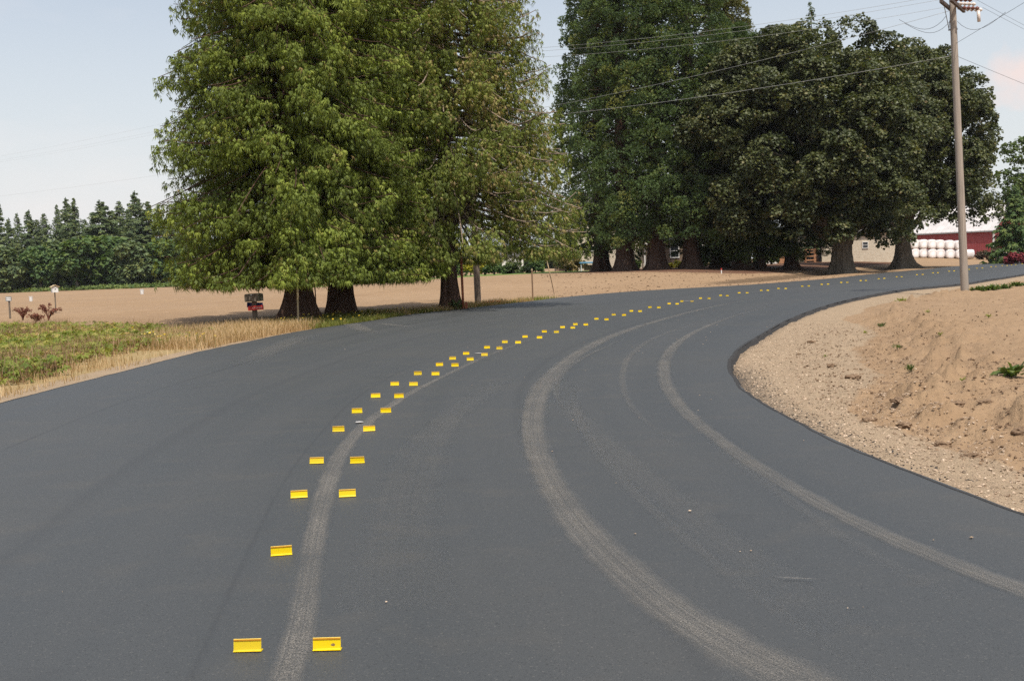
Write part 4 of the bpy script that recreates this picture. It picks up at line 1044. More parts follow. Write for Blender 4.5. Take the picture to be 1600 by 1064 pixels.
line(pb1 + d1 * .80, Vector((19, 17.5, 11.6)), .12, 0.0072, 'dark service wire rising steeply from the right pole to the upper right', 'dark_wire')
# guy wire with its pale guard
ga = on_ground(866.5, 461)
gtop = pb0 + d0 * .70
g = thing('guy_wire', ga, 'pale slanting guy wire guard in the field right of the brown stake', 'guy wire')
dg = gtop - ga
gd = at_px(854.5, 407, ga.y - 1.0) - ga
mb = MB(); mb.tube([gd * 1.0, gd * .55, gd * .12], [.024, .028, .012], 8); mb.build('guard', M['stake_wood'], g, smooth=True)
mb = MB(); mb.tube([Vector((0, 0, -.1)), gd, gd * 1.4 + (dg - gd * 1.4) * .1, dg], .009, 6); mb.build('cable', M['dark_wire'], g)

# ------------------------------------------------------------------ roadside posts, mailbox and oddments
def stake(px0, px1, r, mat, name, label, cat='post', sides=8, square=False):
    b_ = on_ground(*px0); e = at_px(px1[0], px1[1], b_.y) - b_
    s = thing(name, b_, label, cat)
    mb = MB(); mb.tube([(0, 0, -.2), e * .5 + Vector((r * .1, 0, 0)), e], r, sides); mb.build('shaft', M[mat], s, smooth=sides > 6)
    return s, e
s, e = stake((466, 509), (464, 430), .026, 'stake_wood', 'stake', 'pale thin wooden stake in front of the leftmost cedar trunk', sides=4)
s, e = stake((494, 489), (492, 446), .022, 'brown_stake', 'stake', 'thin dark stake between the two left cedar trunks', sides=4)
s, e = stake((832.5, 470.5), (831, 422), .036, 'brown_stake', 'stake', 'lone brown stake with a pale tip at the field edge', sides=6)
mb = MB(); mb.tube([e * .99, e * 1.04], .037, 6); mb.build('pale_tip', M['stake_wood'], s)
s, e = stake((724, 485), (719.5, 389), .045, 'red_post', 'bracket_post', 'rusty red steel post with a white bracket, right of the browning cedar', 'post', 10)
mb = MB(); k = on_ground(724, 485)
q0 = at_px(721, 393.5, k.y) - k; q1 = at_px(739.5, 401, k.y - .1) - k; q2 = at_px(722, 403, k.y) - k; q3 = at_px(754, 401, k.y) - k
mb.tube([q0, q1], .022, 6); mb.build('white_strut', M['white_metal'], s)
mb = MB(); mb.tube([q2, q3], .018, 6); mb.build('arm', M['grey_metal'], s)
mb = MB(); mb.box((.11, -.02, .14), (.09, .09, .30)); mb.build('foot_bracket', M['red_post'], s, bevel=.01)
# orange conduit bowed out of the grass
c0 = on_ground(741, 479); c1 = on_ground(796, 475)
mb = MB(); P = []
for t_ in np.linspace(0, 1, 20):
    p = c0.lerp(c1, t_); p.z += .17 * math.sin(math.pi * t_) ** .8 - .04 + .02; P.append(p - c0)
mb.tube(P, .032, 10); o = mb.build('orange_conduit', M['orange'], None, smooth=True); o.location = c0
tag(o, 'orange plastic conduit bowed up out of the roadside grass', 'conduit')
# mailbox post with two newspaper tubes
mp_ = on_ground(399, 506)
pm = F / mp_.y
mbx = thing('mailbox_post', mp_, 'weathered mailbox post with blue and red newspaper tubes left of the cedars', 'mailbox', rz=-.06)
mb = MB(); mb.box((0, 0, .30), (.125, .125, 1.1)); mb.build('post', M['post_wood'], mbx, bevel=.008)
def arch(w_, h_, l_, y0):
    poly = [(-w_ / 2, 0), (w_ / 2, 0)] + [(w_ / 2 * math.cos(a_) ** (1 / 3) if math.cos(a_) > 0 else -w_ / 2 * (-math.cos(a_)) ** (1 / 3), h_ * .8 + h_ * .2 * math.sin(a_)) for a_ in np.linspace(0, math.pi, 9)]
    return poly
box = bpy.data.objects.new('mailbox', None)
m1 = MB(); m1.prism([(x * 1, z) for x, z in arch(.42, .235, 0, 0)], -.09, .42)
mm = m1.build('mailbox_shell', M['mail_grey'], mbx, bevel=.004); mm.location = (-.02, -.1, .655); mm.rotation_euler = (0, -.02, 0)
bpy.data.objects.remove(box)
m1 = MB(); m1.prism(arch(.38, .205, 0, 0), -.012, .0); dd = m1.build('mailbox_door', M['post_wood'], mbx); dd.location = (-.02, -.191, .668)
m1 = MB(); m1.box((0, 0, 0), (.05, .02, .03)); dh = m1.build('door_latch', M['grey_metal'], dd); dh.location = (0, -.018, .185)
def tube_box(name, w_, h_, l_, loc, mat, rz, tilt):
    m = MB(); t_ = .008
    m.box((0, 0, t_ / 2), (w_, l_, t_)); m.box((0, 0, h_ - t_ / 2), (w_, l_, t_))
    m.box((-w_ / 2 + t_ / 2, 0, h_ / 2), (t_, l_ - .002, h_ - 2 * t_)); m.box((w_ / 2 - t_ / 2, 0, h_ / 2), (t_, l_ - .002, h_ - 2 * t_))
    m.box((0, l_ / 2 - t_, h_ / 2), (w_ - 2 * t_, t_, h_ - 2 * t_))
    o = m.build(name, M[mat], mbx); o.location = loc; o.rotation_euler = (0, tilt, rz); return o
tb = tube_box('newspaper_tube', .43, .145, .16, (-.03, .14, .475), 'paper_blue', 0, .06); tb['label'] = 'blue newspaper tube behind the post'
tr_ = tube_box('newspaper_tube', .43, .13, .12, (.075, -.125, .405), 'paper_red', 0, -.05); tr_['label'] = 'red newspaper tube with white lettering'
m = MB(); m.box((0, 0, 0), (.43, .006, .128)); fp = m.build('front_plate', M['paper_red'], tr_); fp.location = (0, -.064, .066)
m = MB(); xx = -.085; rr = random.Random(5)
for k in range(9):                                  # small white lettering, too blurred in the photo to read
    w_ = rr.uniform(.016, .026)
    m.box((xx, 0, 0), (.006, .003, .045)); m.box((xx + w_ / 2, 0, rr.choice((-.02, 0, .02))), (w_, .0028, .007)); xx += w_ + .011
lt_ = m.build('lettering', M['letter_white'], tr_); lt_.location = (.015, -.0695, .062)
# birdhouse on a pole, small sign, white floats in the far-left field
bh = on_ground(87.5, 489); ph = F / bh.y
bz = at_px(87.5, 457, bh.y).z - bh.z
b = thing('birdhouse', bh, 'grey birdhouse with an orange roof on a thin pole in the left field', 'birdhouse', rz=.62)
mb = MB(); mb.tube([(0, 0, -.2), (0, 0, bz)], .028, 8); mb.build('pole', M['post_wood'], b)
mb = MB(); mb.prism([(-.13, 0), (.13, 0), (.13, .24), (0, .30), (-.13, .24)], -.13, .13); x_ = mb.build('nest_box', M['white_metal'], b); x_.location = (0, 0, bz)
mb = MB(); mb.box((-.085, 0, .285), (.24, .36, .02), ry=-.42); mb.box((.085, 0, .285), (.24, .36, .02), ry=.42); rf = mb.build('roof', M['stake_wood'], b); rf.location = (0, 0, bz + .015)
mb = MB(); mb.tube([(0, -.1325, .15), (0, -.128, .15)], .028, 10); mb.build('entrance_hole', M['dark'], x_)
sg = on_ground(16, 499)
b = thing('notice_sign', sg, 'small pale notice sign on a grey post at the far left edge', 'sign')
tz = at_px(15.5, 464, sg.y).z - sg.z
mb = MB(); mb.box((0, 0, tz / 2 - .1), (.06, .05, tz + .1)); mb.build('post', M['post_wood'], b)
mb = MB(); mb.box((0, -.04, tz - .08), (.24, .02, .19)); bd = mb.build('board', M['grey_metal'], b, bevel=.004)
mb = MB(); mb.box((.01, -.054, tz - .045), (.17, .006, .05)); mb.box((.01, -.054, tz - .115), (.18, .006, .05)); mb.build('white_panel', M['white_metal'], bd)
for (u, v, lab) in ((48.5, 471, 'white bucket lying in the far field near the birdhouse'), (222, 460, 'white bucket alone in the far field nearer the cedars')):
    p = on_ground(u, v); s_ = .15 * p.y / 110
    b = thing('white_bucket', p, lab, 'bucket', 'white buckets in the far field', rz=.6)
    mb = MB(); mb.tube([(0, 0, 0), (0, 0, .45 * s_ / .15)], [s_ * .95, s_ * 1.15], 14); mb.build('pail', M['white_metal'], b, smooth=False)
    mb = MB(); mb.tube([(0, 0, .42 * s_ / .15), (0, 0, .47 * s_ / .15)], [s_ * 1.25, s_ * 1.25], 14); mb.build('rim', M['white_metal'], b)
p = on_depth(1127, 80)
b = thing('survey_stake', p, 'tiny survey stake with red and white tape before the sequoias', 'stake')
mb = MB(); mb.box((0, 0, .12), (.06, .05, .34)); mb.build('shaft', M['white_metal'], b)
mb = MB(); mb.box((0, 0, .33), (.075, .07, .11)); mb.build('tape', M['paper_red'], b)

# ------------------------------------------------------------------ farm buildings
t = NT('cream_lap_siding'); v = t.coord('Object'); sx = t.new('ShaderNodeSeparateXYZ'); t.l.new(v, sx.inputs[0])
fr_ = t.math('FRACT', t.math('MULTIPLY', sx.outputs[2], 6.0)); n = t.noise(v, 3, 4)
c = t.mix(t.rng(n, .3, .7), (.62, .54, .42), (.72, .65, .53)); c = t.mix(t.rng(fr_, .0, .12, .4, 0), c, (.3, .25, .19))
t.bump(fr_, .6, .03); M['cream_siding'] = t.done(c, .8, .2)
M['brown_siding'] = grainy('brown_shingle_siding', (.12, .085, .06), (.24, .175, .125), 4, .9, (1, 1, 5))
M['roof_dark'] = grainy('dark_roof_shingle', (.08, .075, .07), (.15, .14, .135), 5, .9, (1, 1, 4))
t = NT('red_ribbed_metal'); v = t.coord('Object'); sx = t.new('ShaderNodeSeparateXYZ'); t.l.new(v, sx.inputs[0])
fr_ = t.math('FRACT', t.math('MULTIPLY', sx.outputs[0], 3.2)); n = t.noise(v, 1.2, 5)
c = t.mix(t.rng(n, .3, .7), (.25, .045, .05), (.32, .07, .072)); t.bump(t.rng(fr_, 0, .2), .6, .03); M['barn_red'] = t.done(c, .55, .3)
M['roof_white'] = grainy('white_metal_roof', (.48, .455, .445), (.62, .59, .58), .8, .5, bump=.1)
t = NT('white_bale_wrap'); v = t.coord('Object'); n = t.noise(v, 5, 5)
c = t.mix(t.rng(n, .3, .7), (.66, .61, .59), (.78, .74, .72)); t.bump(n, .5, .06); M['bale'] = t.done(c, .4, .4)
M['glass'] = grainy('window_glass', (.02, .024, .03), (.035, .04, .045), 2, .08, spec=.6, bump=.02)
M['trim'] = grainy('white_trim', (.68, .67, .64), (.78, .77, .74), 5, .6)
M['blue_tarp'] = grainy('blue_tarp', (.12, .32, .5), (.2, .42, .6), 5, .5)
M['box_wood'] = grainy('orange_brown_wood', (.34, .16, .08), (.46, .25, .14), 5, .8)

def building(name, base, rz, w_, d_, h_, ridge, wall, roof, label, cat, along=True, eave=.35, group=None):
    b = thing(name, base, label, cat, group, rz)
    mb = MB()
    if along:     # ridge along local x; front wall at y=0, building extends to +y
        mb.raw([(0, 0, -.3), (w_, 0, -.3), (w_, d_, -.3), (0, d_, -.3), (0, 0, h_), (w_, 0, h_), (w_, d_, h_), (0, d_, h_), (0, d_ / 2, h_ + ridge), (w_, d_ / 2, h_ + ridge)],
               [(0, 1, 5, 4), (2, 3, 7, 6), (1, 2, 6, 9, 5), (3, 0, 4, 8, 7)])
    mb.build('wall', M[wall], b)
    th_ = .12; sl = math.hypot(d_ / 2, ridge); nx, nz = -ridge / sl, (d_ / 2) / sl
    ey = eave
    k = ridge / (d_ / 2)
    mb = MB(); e0 = (-.3, -ey, h_ - k * ey); 
    prof = [(-ey, h_ - k * ey + .02), (d_ / 2, h_ + ridge + .02), (d_ + ey, h_ - k * ey + .02), (d_ + ey, h_ - k * ey + .02 + th_), (d_ / 2, h_ + ridge + .02 + th_), (-ey, h_ - k * ey + .02 + th_)]
    n = len(prof)
    mb.raw([(-.3, y, z) for y, z in prof] + [(w_ + .3, y, z) for y, z in prof],
           [(0, 1, 4, 5), (1, 2, 3, 4), (6, 11, 10, 7), (7, 10, 9, 8), (0, 6, 7, 1), (1, 7, 8, 2), (5, 4, 10, 11), (4, 3, 9, 10), (0, 5, 11, 6), (2, 8, 9, 3)])
    rf = mb.build('roof', M[roof], b)
    return b, rf
def window(b, x, z, w_, h_, parent_name='window', y=0.0, frame=.07):
    mb = MB(); mb.box((x, y - .02, z), (w_, .03, h_)); g = mb.build('window', M['glass'], b)
    mb = MB()
    for sx in (-1, 1): mb.box((x + sx * (w_ / 2 + frame / 2), y - .04, z), (frame, .09, h_ + 2 * frame))
    for sz in (-1, 1): mb.box((x, y - .04, z + sz * (h_ / 2 + frame / 2)), (w_, .085, frame))
    mb.box((x, y - .045, z), (w_, .04, frame * .6)); mb.build('frame', M['trim'], g)
    return g
# cream house behind the sequoias
hy = 119.0
hx0, hx1 = at_px(903, 415, hy).x, at_px(1040, 415, hy).x
hb = Vector((hx0, hy, zat(hx0, hy)))
house, hr = building('farmhouse', hb, 0, hx1 - hx0, 8, 5.4, 2.6, 'cream_siding', 'roof_dark', 'cream clapboard farmhouse glimpsed between the sequoia trunks', 'house')
def lx(u): return at_px(u, 415, hy).x - hx0
def lz(u, v): return at_px(u, v, hy).z - hb.z
window(house, lx(928), lz(928, 388.5), .42, .40)
window(house, lx(975), lz(975, 375), .8, 1.2); window(house, lx(1018), lz(1018, 372), .8, 1.2)
for u in (1007, 1013):
    mb = MB(); mb.box((lx(u), -.5, 1.1), (.12, .12, 2.6)); mb.build('porch_post', M['trim'], house)
mb = MB(); mb.box((lx(1010), -.45, 2.48), (1.2, 1.0, .12)); mb.build('porch_roof', M['trim'], house)
wx0 = at_px(1037, 415, hy - 3).x; wx1 = at_px(1112, 415, hy - 3).x
wb = Vector((wx0, hy - 3, zat(wx0, hy - 3)))
wing, _ = building('brown_cottage', wb, 0, wx1 - wx0, 6, 2.9, 1.8, 'brown_siding', 'roof_dark', 'brown shingled cottage with a white framed window behind the sequoias', 'house')
window(wing, at_px(1054, 395, hy - 3).x - wx0, at_px(1054, 392, hy - 3).z - wb.z, .75, 1.25, frame=.1)
window(wing, at_px(1096, 395, hy - 3).x - wx0, at_px(1096, 392, hy - 3).z - wb.z, .7, 1.0, frame=.1)
mb = MB(); mb.box(((wx1 - wx0) / 2, -.05, .35), (wx1 - wx0, .1, .12)); mb.build('water_table', M['stake_wood'], wing)
# white garden shed and dark lean-to in the garden
sb = on_depth(784, 128)
shed, _ = building('garden_shed', sb, 0, 2.4, 2.2, 1.75, .5, 'trim', 'roof_dark', 'small white garden shed behind the round shrubs', 'shed', eave=.12)
mb = MB(); mb.box((1.2, -.02, .85), (.8, .05, 1.6)); sd = mb.build('door', M['white_metal'], shed)
mb = MB(); mb.box((1.5, -.06, .85), (.04, .05, .14)); mb.build('handle', M['grey_metal'], sd)
sb = on_depth(868, 126)
shed2, _ = building('garden_shed', sb, 0, 3.2, 3, 1.9, .7, 'brown_siding', 'roof_dark', 'dark brown lean-to shed left of the tan shrub', 'shed', eave=.2)
window(shed2, 1.6, 1.2, .6, .5)
# outbuildings seen between the trunks right of the sequoias
ob = on_depth(1256, 122); wv = at_px(1400, 415, 122).x - ob.x
barn2, _ = building('outbuilding', ob, 0, wv, 7, 3.0, 1.8, 'cream_siding', 'roof_dark', 'long pale outbuilding with a dark open doorway behind the maple trunks', 'outbuilding')
mb = MB(); mb.box((1.05, -.03, 1.15), (1.7, .06, 2.6)); mb.build('doorway', M['dark'], barn2)
window(barn2, at_px(1352, 400, 122).x - ob.x, 1.6, .5, .6)
rk = on_depth(1266, 119.5)
b = thing('wooden_rack', rk, 'orange-brown slatted wooden rack in the doorway left of the maple trunk', 'rack')
mb = MB()
for x in (-.5, .5):
    for y in (-.25, .25): mb.box((x, y, .65), (.09, .09, 1.4))
mb.build('frame', M['box_wood'], b)
for z in (.25, .65, 1.05, 1.32):
    mb = MB(); mb.box((0, -.30, z), (1.1, .03, .13)); mb.build('slat', M['box_wood'], b)
ob = on_depth(1196, 121)
b3, _ = building('outbuilding', ob, 0, 2.4, 4, 2.6, 1.0, 'trim', 'roof_dark', 'narrow white outbuilding with a red-brown door between sequoia trunks', 'outbuilding')
mb = MB(); mb.box((1.75, -.04, .95), (.95, .07, 1.9)); dr = mb.build('door', M['box_wood'], b3)
mb = MB(); mb.box((1.4, -.1, .95), (.05, .06, .16)); mb.build('handle', M['grey_metal'], dr)
# red barn
br0 = at_px(1340, 415, 172); br1 = at_px(1553, 415, 158)
bz_ = .74
bl_ = Vector((br1.x - br0.x, br1.y - br0.y, 0)); rzb = math.atan2(bl_.y, bl_.x)
barn, brf = building('red_barn', Vector((br0.x, br0.y, bz_)), rzb, bl_.length, 12, 3.35, 3.6, 'barn_red', 'roof_white', 'long red metal barn with a white ribbed roof behind the wrapped bales', 'barn', eave=.35)
mb = MB(); k = 3.6 / 6
for i in range(int(bl_.length / .6) + 1):
    x = -.2 + i * .6
    mb.raw([(x, -.36, 3.35 - k * .36 + .14), (x + .06, -.36, 3.35 - k * .36 + .14), (x + .06, 6, 6.95 + .14), (x, 6, 6.95 + .14), (x, -.36, 3.35 - k * .36 + .2), (x + .06, -.36, 3.35 - k * .36 + .2), (x + .06, 6, 6.95 + .2), (x, 6, 6.95 + .2)],
           [(0, 1, 5, 4), (4, 5, 6, 7), (1, 2, 6, 5), (3, 0, 4, 7)])
mb.build('roof_ribs', M['roof_white'], brf)
mb = MB(); mb.box((bl_.length + .03, -.04, 1.6), (.24, .12, 3.4)); mb.build('corner_trim', M['trim'], barn)
mb = MB(); mb.box((bl_.length / 2, -.3, 3.14), (bl_.length + .5, .12, .12)); mb.build('gutter', M['grey_metal'], barn)
# wrapped silage bales
def make_bale():
    r = .63; L_ = 1.2
    prof = [(-L_ / 2 - .02, .05), (-L_ / 2 - .02, r * .72), (-L_ / 2 + .0, r * .92), (-L_ / 2 + .07, r * .985), (-.3, r * 1.0), (0, r * 1.015), (.3, r), (L_ / 2 - .07, r * .97), (L_ / 2, r * .86), (L_ / 2 + .03, r * .5), (L_ / 2 + .02, .05)]
    mb = MB(); mb.tube([(0, y, 0) for y, _ in prof], [q for _, q in prof], 24)
    sq = lambda c_: math.copysign(abs(c_) ** .78, c_)
    mb.v = [(math.hypot(x, z) * sq(x / max(math.hypot(x, z), 1e-6)) * .97, y, math.hypot(x, z) * sq(z / max(math.hypot(x, z), 1e-6)) * .96) for x, y, z in mb.v]
    return mb.build('wrapped_bale', M['bale'], None, smooth=True)
bale0 = make_bale(); first = True
by = 150.0; rb_ = random.Random(2)
cols = [1400, 1414, 1428.5, 1442, 1455, 1468, 1482.5, 1497.5, 1509]
for row in range(2):
    for k, u in enumerate(cols):
        if row == 1 and k == len(cols) - 1: continue
        Y = by - k * .25; p = at_px(u, 400, Y)
        lab = f'white wrapped bale, {ordinal(k + 1)} from the left in the {"upper" if row else "lower"} row by the barn'
        if row == 0 and k == len(cols) - 1: lab = 'single white wrapped bale just right of the utility pole'
        o = bale0 if first else bale0.copy()
        if not first: COL.objects.link(o)
        first = False
        o.location = (p.x, Y + rb_.uniform(-.08, .08), zat(p.x, Y) + .585 + row * 1.17 + rb_.uniform(-.02, .02)); o.rotation_euler = (rb_.uniform(-.03, .03), rb_.uniform(-.08, .08), rb_.uniform(-.06, .06))
        if row == 0 and k == len(cols) - 1: o.rotation_euler = (0, 0, 1.5); o.location.x += .35
        tag(o, lab, 'bale', 'white wrapped bales in front of the barn')

# garden shrubs and yard plants
def shrub(u, Y, w_, h_, mat, label, seed, leaves=1500, cat='shrub', name='garden_shrub', ls=(.16, .3), group='garden shrubs'):
    return shrub_tree(name, on_depth(u, Y), label, cat, h_, w_ / 2, w_ / 2, seed, mat, leaves, ls, group, nl=12, low=-.6, zc=.48)
shrub(662, 110, 1.6, 1.5, 'bright_leaf', 'light green shrub just left of the browning cedar trunk', 401)
shrub(682, 112, 2.2, 1.9, 'bright_leaf', 'taller light green shrub touching the browning cedar trunk on its left', 402)
shrub(712, 116, 2.6, 2.6, 'grove_leaf', 'dark green garden shrub right of the browning cedar trunk', 403)
shrub(735, 111, 1.5, 1.7, 'yellow_shrub', 'golden yellow round shrub left of the pole in the cedar', 404)
shrub(757, 113, 1.4, 1.9, 'yellow_shrub', 'golden yellow shrub right of the pole in the cedar', 405)
shrub(772, 112, 2.2, 1.6, 'grove_leaf', 'dark rounded shrub at the left end of the lawn', 406)
shrub(790, 114, 1.6, 1.0, 'bright_leaf', 'low green shrub before the white shed', 407)
shrub(802, 113, 2.0, 1.55, 'fir_leaf', 'dark ball-shaped shrub before the white shed', 408)
shrub(817, 113, 1.7, .9, 'fir_leaf', 'low dark shrub right of the white shed', 409)
shrub(836, 115, 2.0, 1.5, 'grove_leaf', 'round shrub on the lawn behind the lone brown stake', 410)
shrub(884, 112, 2.4, 2.2, 'tan_shrub', 'tan flowering bush left of the cream house corner', 411)
shrub(902, 113, 2.0, 2.1, 'tan_shrub', 'second tan flowering bush touching the cream house corner', 412)
shrub(936, 108, 1.6, 1.3, 'grove_leaf', 'dark low shrub at the foot of the leftmost sequoia', 413)
shrub(994, 113, 1.0, 1.2, 'bright_leaf', 'small green shrub against the cream house wall', 414)
shrub(1055, 108, 2.4, .8, 'yellow_shrub', 'low yellow-green shrub below the cottage window', 415)
shrub(1102, 112, 2.0, 2.4, 'grove_leaf', 'dark shrub between the fourth and fifth sequoia trunks', 416)
shrub(1141, 118, 2.2, 3.2, 'bright_leaf', 'sunlit yellow-green bush seen between the fifth and sixth trunks', 417)
shrub(1205, 112, 2.2, 2.0, 'bright_leaf', 'leafy green bush before the narrow white outbuilding', 418)
shrub(1590, 104, 2.4, 1.5, 'red_shrub', 'crimson rounded shrub at the right edge', 419, 2400)
shrub(1536, 146, 1.9, 1.4, 'brown_shrub', 'dull brown shrub before the barn corner', 420)
shrub(1556, 145, 2.8, 2.0, 'brown_shrub', 'taller brownish shrub at the barn corner', 421)
# yard table under a blue cover, garden chair, white fence
p = on_depth(921, 110)
b = thing('garden_table', p, 'garden table under a light blue cover by the cream house', 'table')
mb = MB(); mb.box((0, 0, .80), (1.9, 1.0, .16)); mb.build('blue_cover', M['blue_tarp'], b, bevel=.05)
for sx in (-.8, .8):
    for sy in (-.38, .38):
        mb = MB(); mb.box((sx, sy, .36), (.09, .09, .72)); mb.build('leg', M['trim'], b)
mb = MB(); mb.box((.1, .1, .33), (1.2, .5, .5)); mb.build('crate_shelf', M['brown_siding'], b)
p = on_depth(1146, 97)
b = thing('garden_chair', p, 'small pale garden chair between the fifth and sixth sequoia trunks', 'chair')
mb = MB(); mb.box((0, 0, .42), (.5, .48, .04)); mb.build('seat', M['grey_metal'], b)
mb = MB(); mb.box((0, .25, .75), (.5, .04, .55), rx=-.15); mb.build('backrest', M['grey_metal'], b)
for sx in (-.22, .22):
    for sy in (-.2, .2):
        mb = MB(); mb.box((sx, sy, .2), (.045, .045, .42)); mb.build('leg', M['grey_metal'], b)
p = on_depth(1563, 150)
b = thing('white_fence', p, 'short white rail fence right of the barn corner', 'fence')
for k in range(5):
    mb = MB(); mb.box((k * .6, 0, .7), (.12, .12, 1.6)); mb.build('post', M['trim'], b)
for z in (.35, .8, 1.25):
    mb = MB(); mb.box((1.2, -.085, z), (2.6, .04, .16)); mb.build('rail', M['trim'], b)
# trees at the right edge
fir(on_depth(1586, 112), 'small drooping conifer at the right edge before the barn', 7.8, 2.8, 431, 'trees at the right edge', 'conifer_tree', 'grove_leaf', nl=230, per=18, ragged=.25, shape=.9)
shrub_tree('broadleaf_tree', on_depth(1608, 165), 'pale grey-green tree at the right edge against the sky', 'tree', 19, 5.2, 5.0, 432, 'bright_leaf', 9000, (.3, .55), 'trees at the right edge', nl=34, low=-.7, zc=.52, rl=(1.1, 1.9))
fir(on_depth(1275, 122), 'conifer tip poking above the big maple', 27.2, 3.6, 434, 'conifers behind the maple', nl=200, per=15)

# ------------------------------------------------------------------ verge plants
rng = np.random.default_rng(5)
TOUT = np.gradient(OUT, axis=0); TOUT /= np.linalg.norm(TOUT, axis=1)[:, None]
NOUT = np.stack([-TOUT[:, 1], TOUT[:, 0]], 1)
def along_outer(n, y0, y1, d0, d1, pw=1.0):
    ok = np.where((OUT[:, 1] > y0) & (OUT[:, 1] < y1) & (np.arange(len(OUT)) < len(OUT) * .6))[0]
    i = rng.choice(ok, n); j = rng.uniform(-.5, .5, n)
    d = d0 + (d1 - d0) * rng.uniform(0, 1, n) ** pw
    return OUT[i] + TOUT[i] * j[:, None] * .5 + NOUT[i] * d[:, None]
def grass(name, P, hgt, wd, mat, label, tone, lean=.35, blades_per=1, cat='grass'):
    z, _ = height(P); n = len(P)
    T = np.array([(0, -1, 0), (0, 1, 0), (.18, .55, .6), (.18, -.55, .6), (.5, 0, 1.0)]); TF = np.array([(0, 1, 2), (0, 2, 3), (3, 2, 4)])
    h_ = rng.uniform(*hgt, n); a_ = rng.uniform(0, 6.283, n); l_ = rng.uniform(.1, 1, n) * lean
    ca, sa = np.cos(a_), np.sin(a_)
    V = np.empty((n, 5, 3))
    bx = T[None, :, 0] * (h_ * l_ * 2)[:, None]; byy = T[None, :, 1] * (wd * rng.uniform(.6, 1.3, n))[:, None]
    V[..., 0] = P[:, 0:1] + ca[:, None] * bx - sa[:, None] * byy
    V[..., 1] = P[:, 1:2] + sa[:, None] * bx + ca[:, None] * byy
    V[..., 2] = z[:, None] - .01 + T[None, :, 2] * h_[:, None]
    Fc = (TF[None] + (np.arange(n) * 5)[:, None, None]).reshape(-1, 3)
    o = np_mesh(name, V.reshape(-1, 3), Fc, M[mat], attrs={'tone': np.repeat(np.clip(rng.normal(*tone, n), 0, 1), 5), 'tip': np.zeros(n * 5)})
    return tag(o, label, cat, kind='stuff')
def clumpy(P, sc=1.2, th=.45, seed=9):
    return P[fbm(P[:, 0] * sc, P[:, 1] * sc, 3, seed) > th - rng.uniform(0, .12, len(P))]
P1 = np.vstack([clumpy(along_outer(30000, 6, 31, .45, 3.2, 1.0), 1.5, .47), along_outer(10000, 23.5, 31.5, .6, 3.2), clumpy(along_outer(5000, 6, 30, 2, 6), .8, .5)])
grass('dry_grass', P1[P1[:, 1] < 24][::2], (.04, .20), .0055, 'dry_grass', 'short straw-coloured dry grass along the left road edge', (.55, .28), .9)
grass('dry_grass', P1[P1[:, 1] >= 24], (.10, .36), .006, 'dry_grass', 'taller straw-coloured dry grass around the mailbox post', (.55, .28), .8)
P2 = np.vstack([along_outer(15000, 30.5, 39, .18, 3.0, 1.3), clumpy(along_outer(2600, 39, 50, .12, 1.5)), clumpy(along_outer(3000, 24, 31, 1.6, 5))])
grass('roadside_grass', P2, (.07, .22), .011, 'mid_grass', 'short green grass under the cedars beside the road', (.38, .2), .5)
P3 = clumpy(along_outer(5200, 36.5, 47, .12, 1.7), 1.4, .4)
grass('dry_grass', P3, (.10, .30), .009, 'dry_grass', 'thin dry grass below the pole and orange conduit', (.45, .2), .5)
# broad green weeds left of the dry grass
n = 17500
P = np.stack([rng.uniform(-27, -6, n), rng.uniform(11, 40, n)], -1)
dO = signed(P, OUT, 1.0)
nz = fbm(P[:, 0] * .45, P[:, 1] * .45, 4, 17)
far = 28.0 + (-6.8 - P[:, 0]) * .95
P = P[(dO > 1.75 + (nz - .5) * 2.6) & (P[:, 1] < far + (nz - .5) * 3)]
z, _ = height(P); n = len(P)
nz = fbm(P[:, 0] * .6, P[:, 1] * .6, 4, 27); hh = .08 + .30 * fbm(P[:, 0] * .9, P[:, 1] * .9, 3, 37)
rep = 4
Pp = np.repeat(P, rep, 0); zz = np.repeat(z, rep) + rng.uniform(.05, 1.0, n * rep) * np.repeat(hh, rep)
pos = np.stack([Pp[:, 0] + rng.normal(0, .07, n * rep), Pp[:, 1] + rng.normal(0, .07, n * rep), zz], -1)
T, TF, tp = blades((-2.3, -1.2, -.3, .6, 1.6, 2.8), (.8, 1, .9, 1, .85, 1), .20, .15, .22)
V, Fc = scatter(T, TF, pos, frames(rng.uniform(0, 6.28, n * rep), rng.normal(0, .35, n * rep), rng.normal(0, .35, n * rep)), rng.uniform(.05, .115, n * rep))
o = np_mesh('weeds', V, Fc, M['weed_leaf'], attrs={'tone': np.repeat(np.clip(rng.normal(.45, .2, n * rep) + np.repeat((nz - .5) * 1.0, rep), 0, .95), len(T)), 'tip': np.tile(tp, n * rep)})
tag(o, 'low leafy green weeds filling the left verge', 'weeds', kind='stuff')
m = (fbm(P[:, 0] * .5, P[:, 1] * .5, 3, 47) > .53)
Ps, zs, n = P[m], (z + hh)[m], int(m.sum())
Ps = np.repeat(Ps, 6, 0) + rng.normal(0, .12, (n * 6, 2)); zs = np.repeat(zs, 6)
grass('seed_grass', Ps, (.25, .48), .0055, 'seed_head', 'brown seed heads standing among the green weeds', (.5, .25), .9)
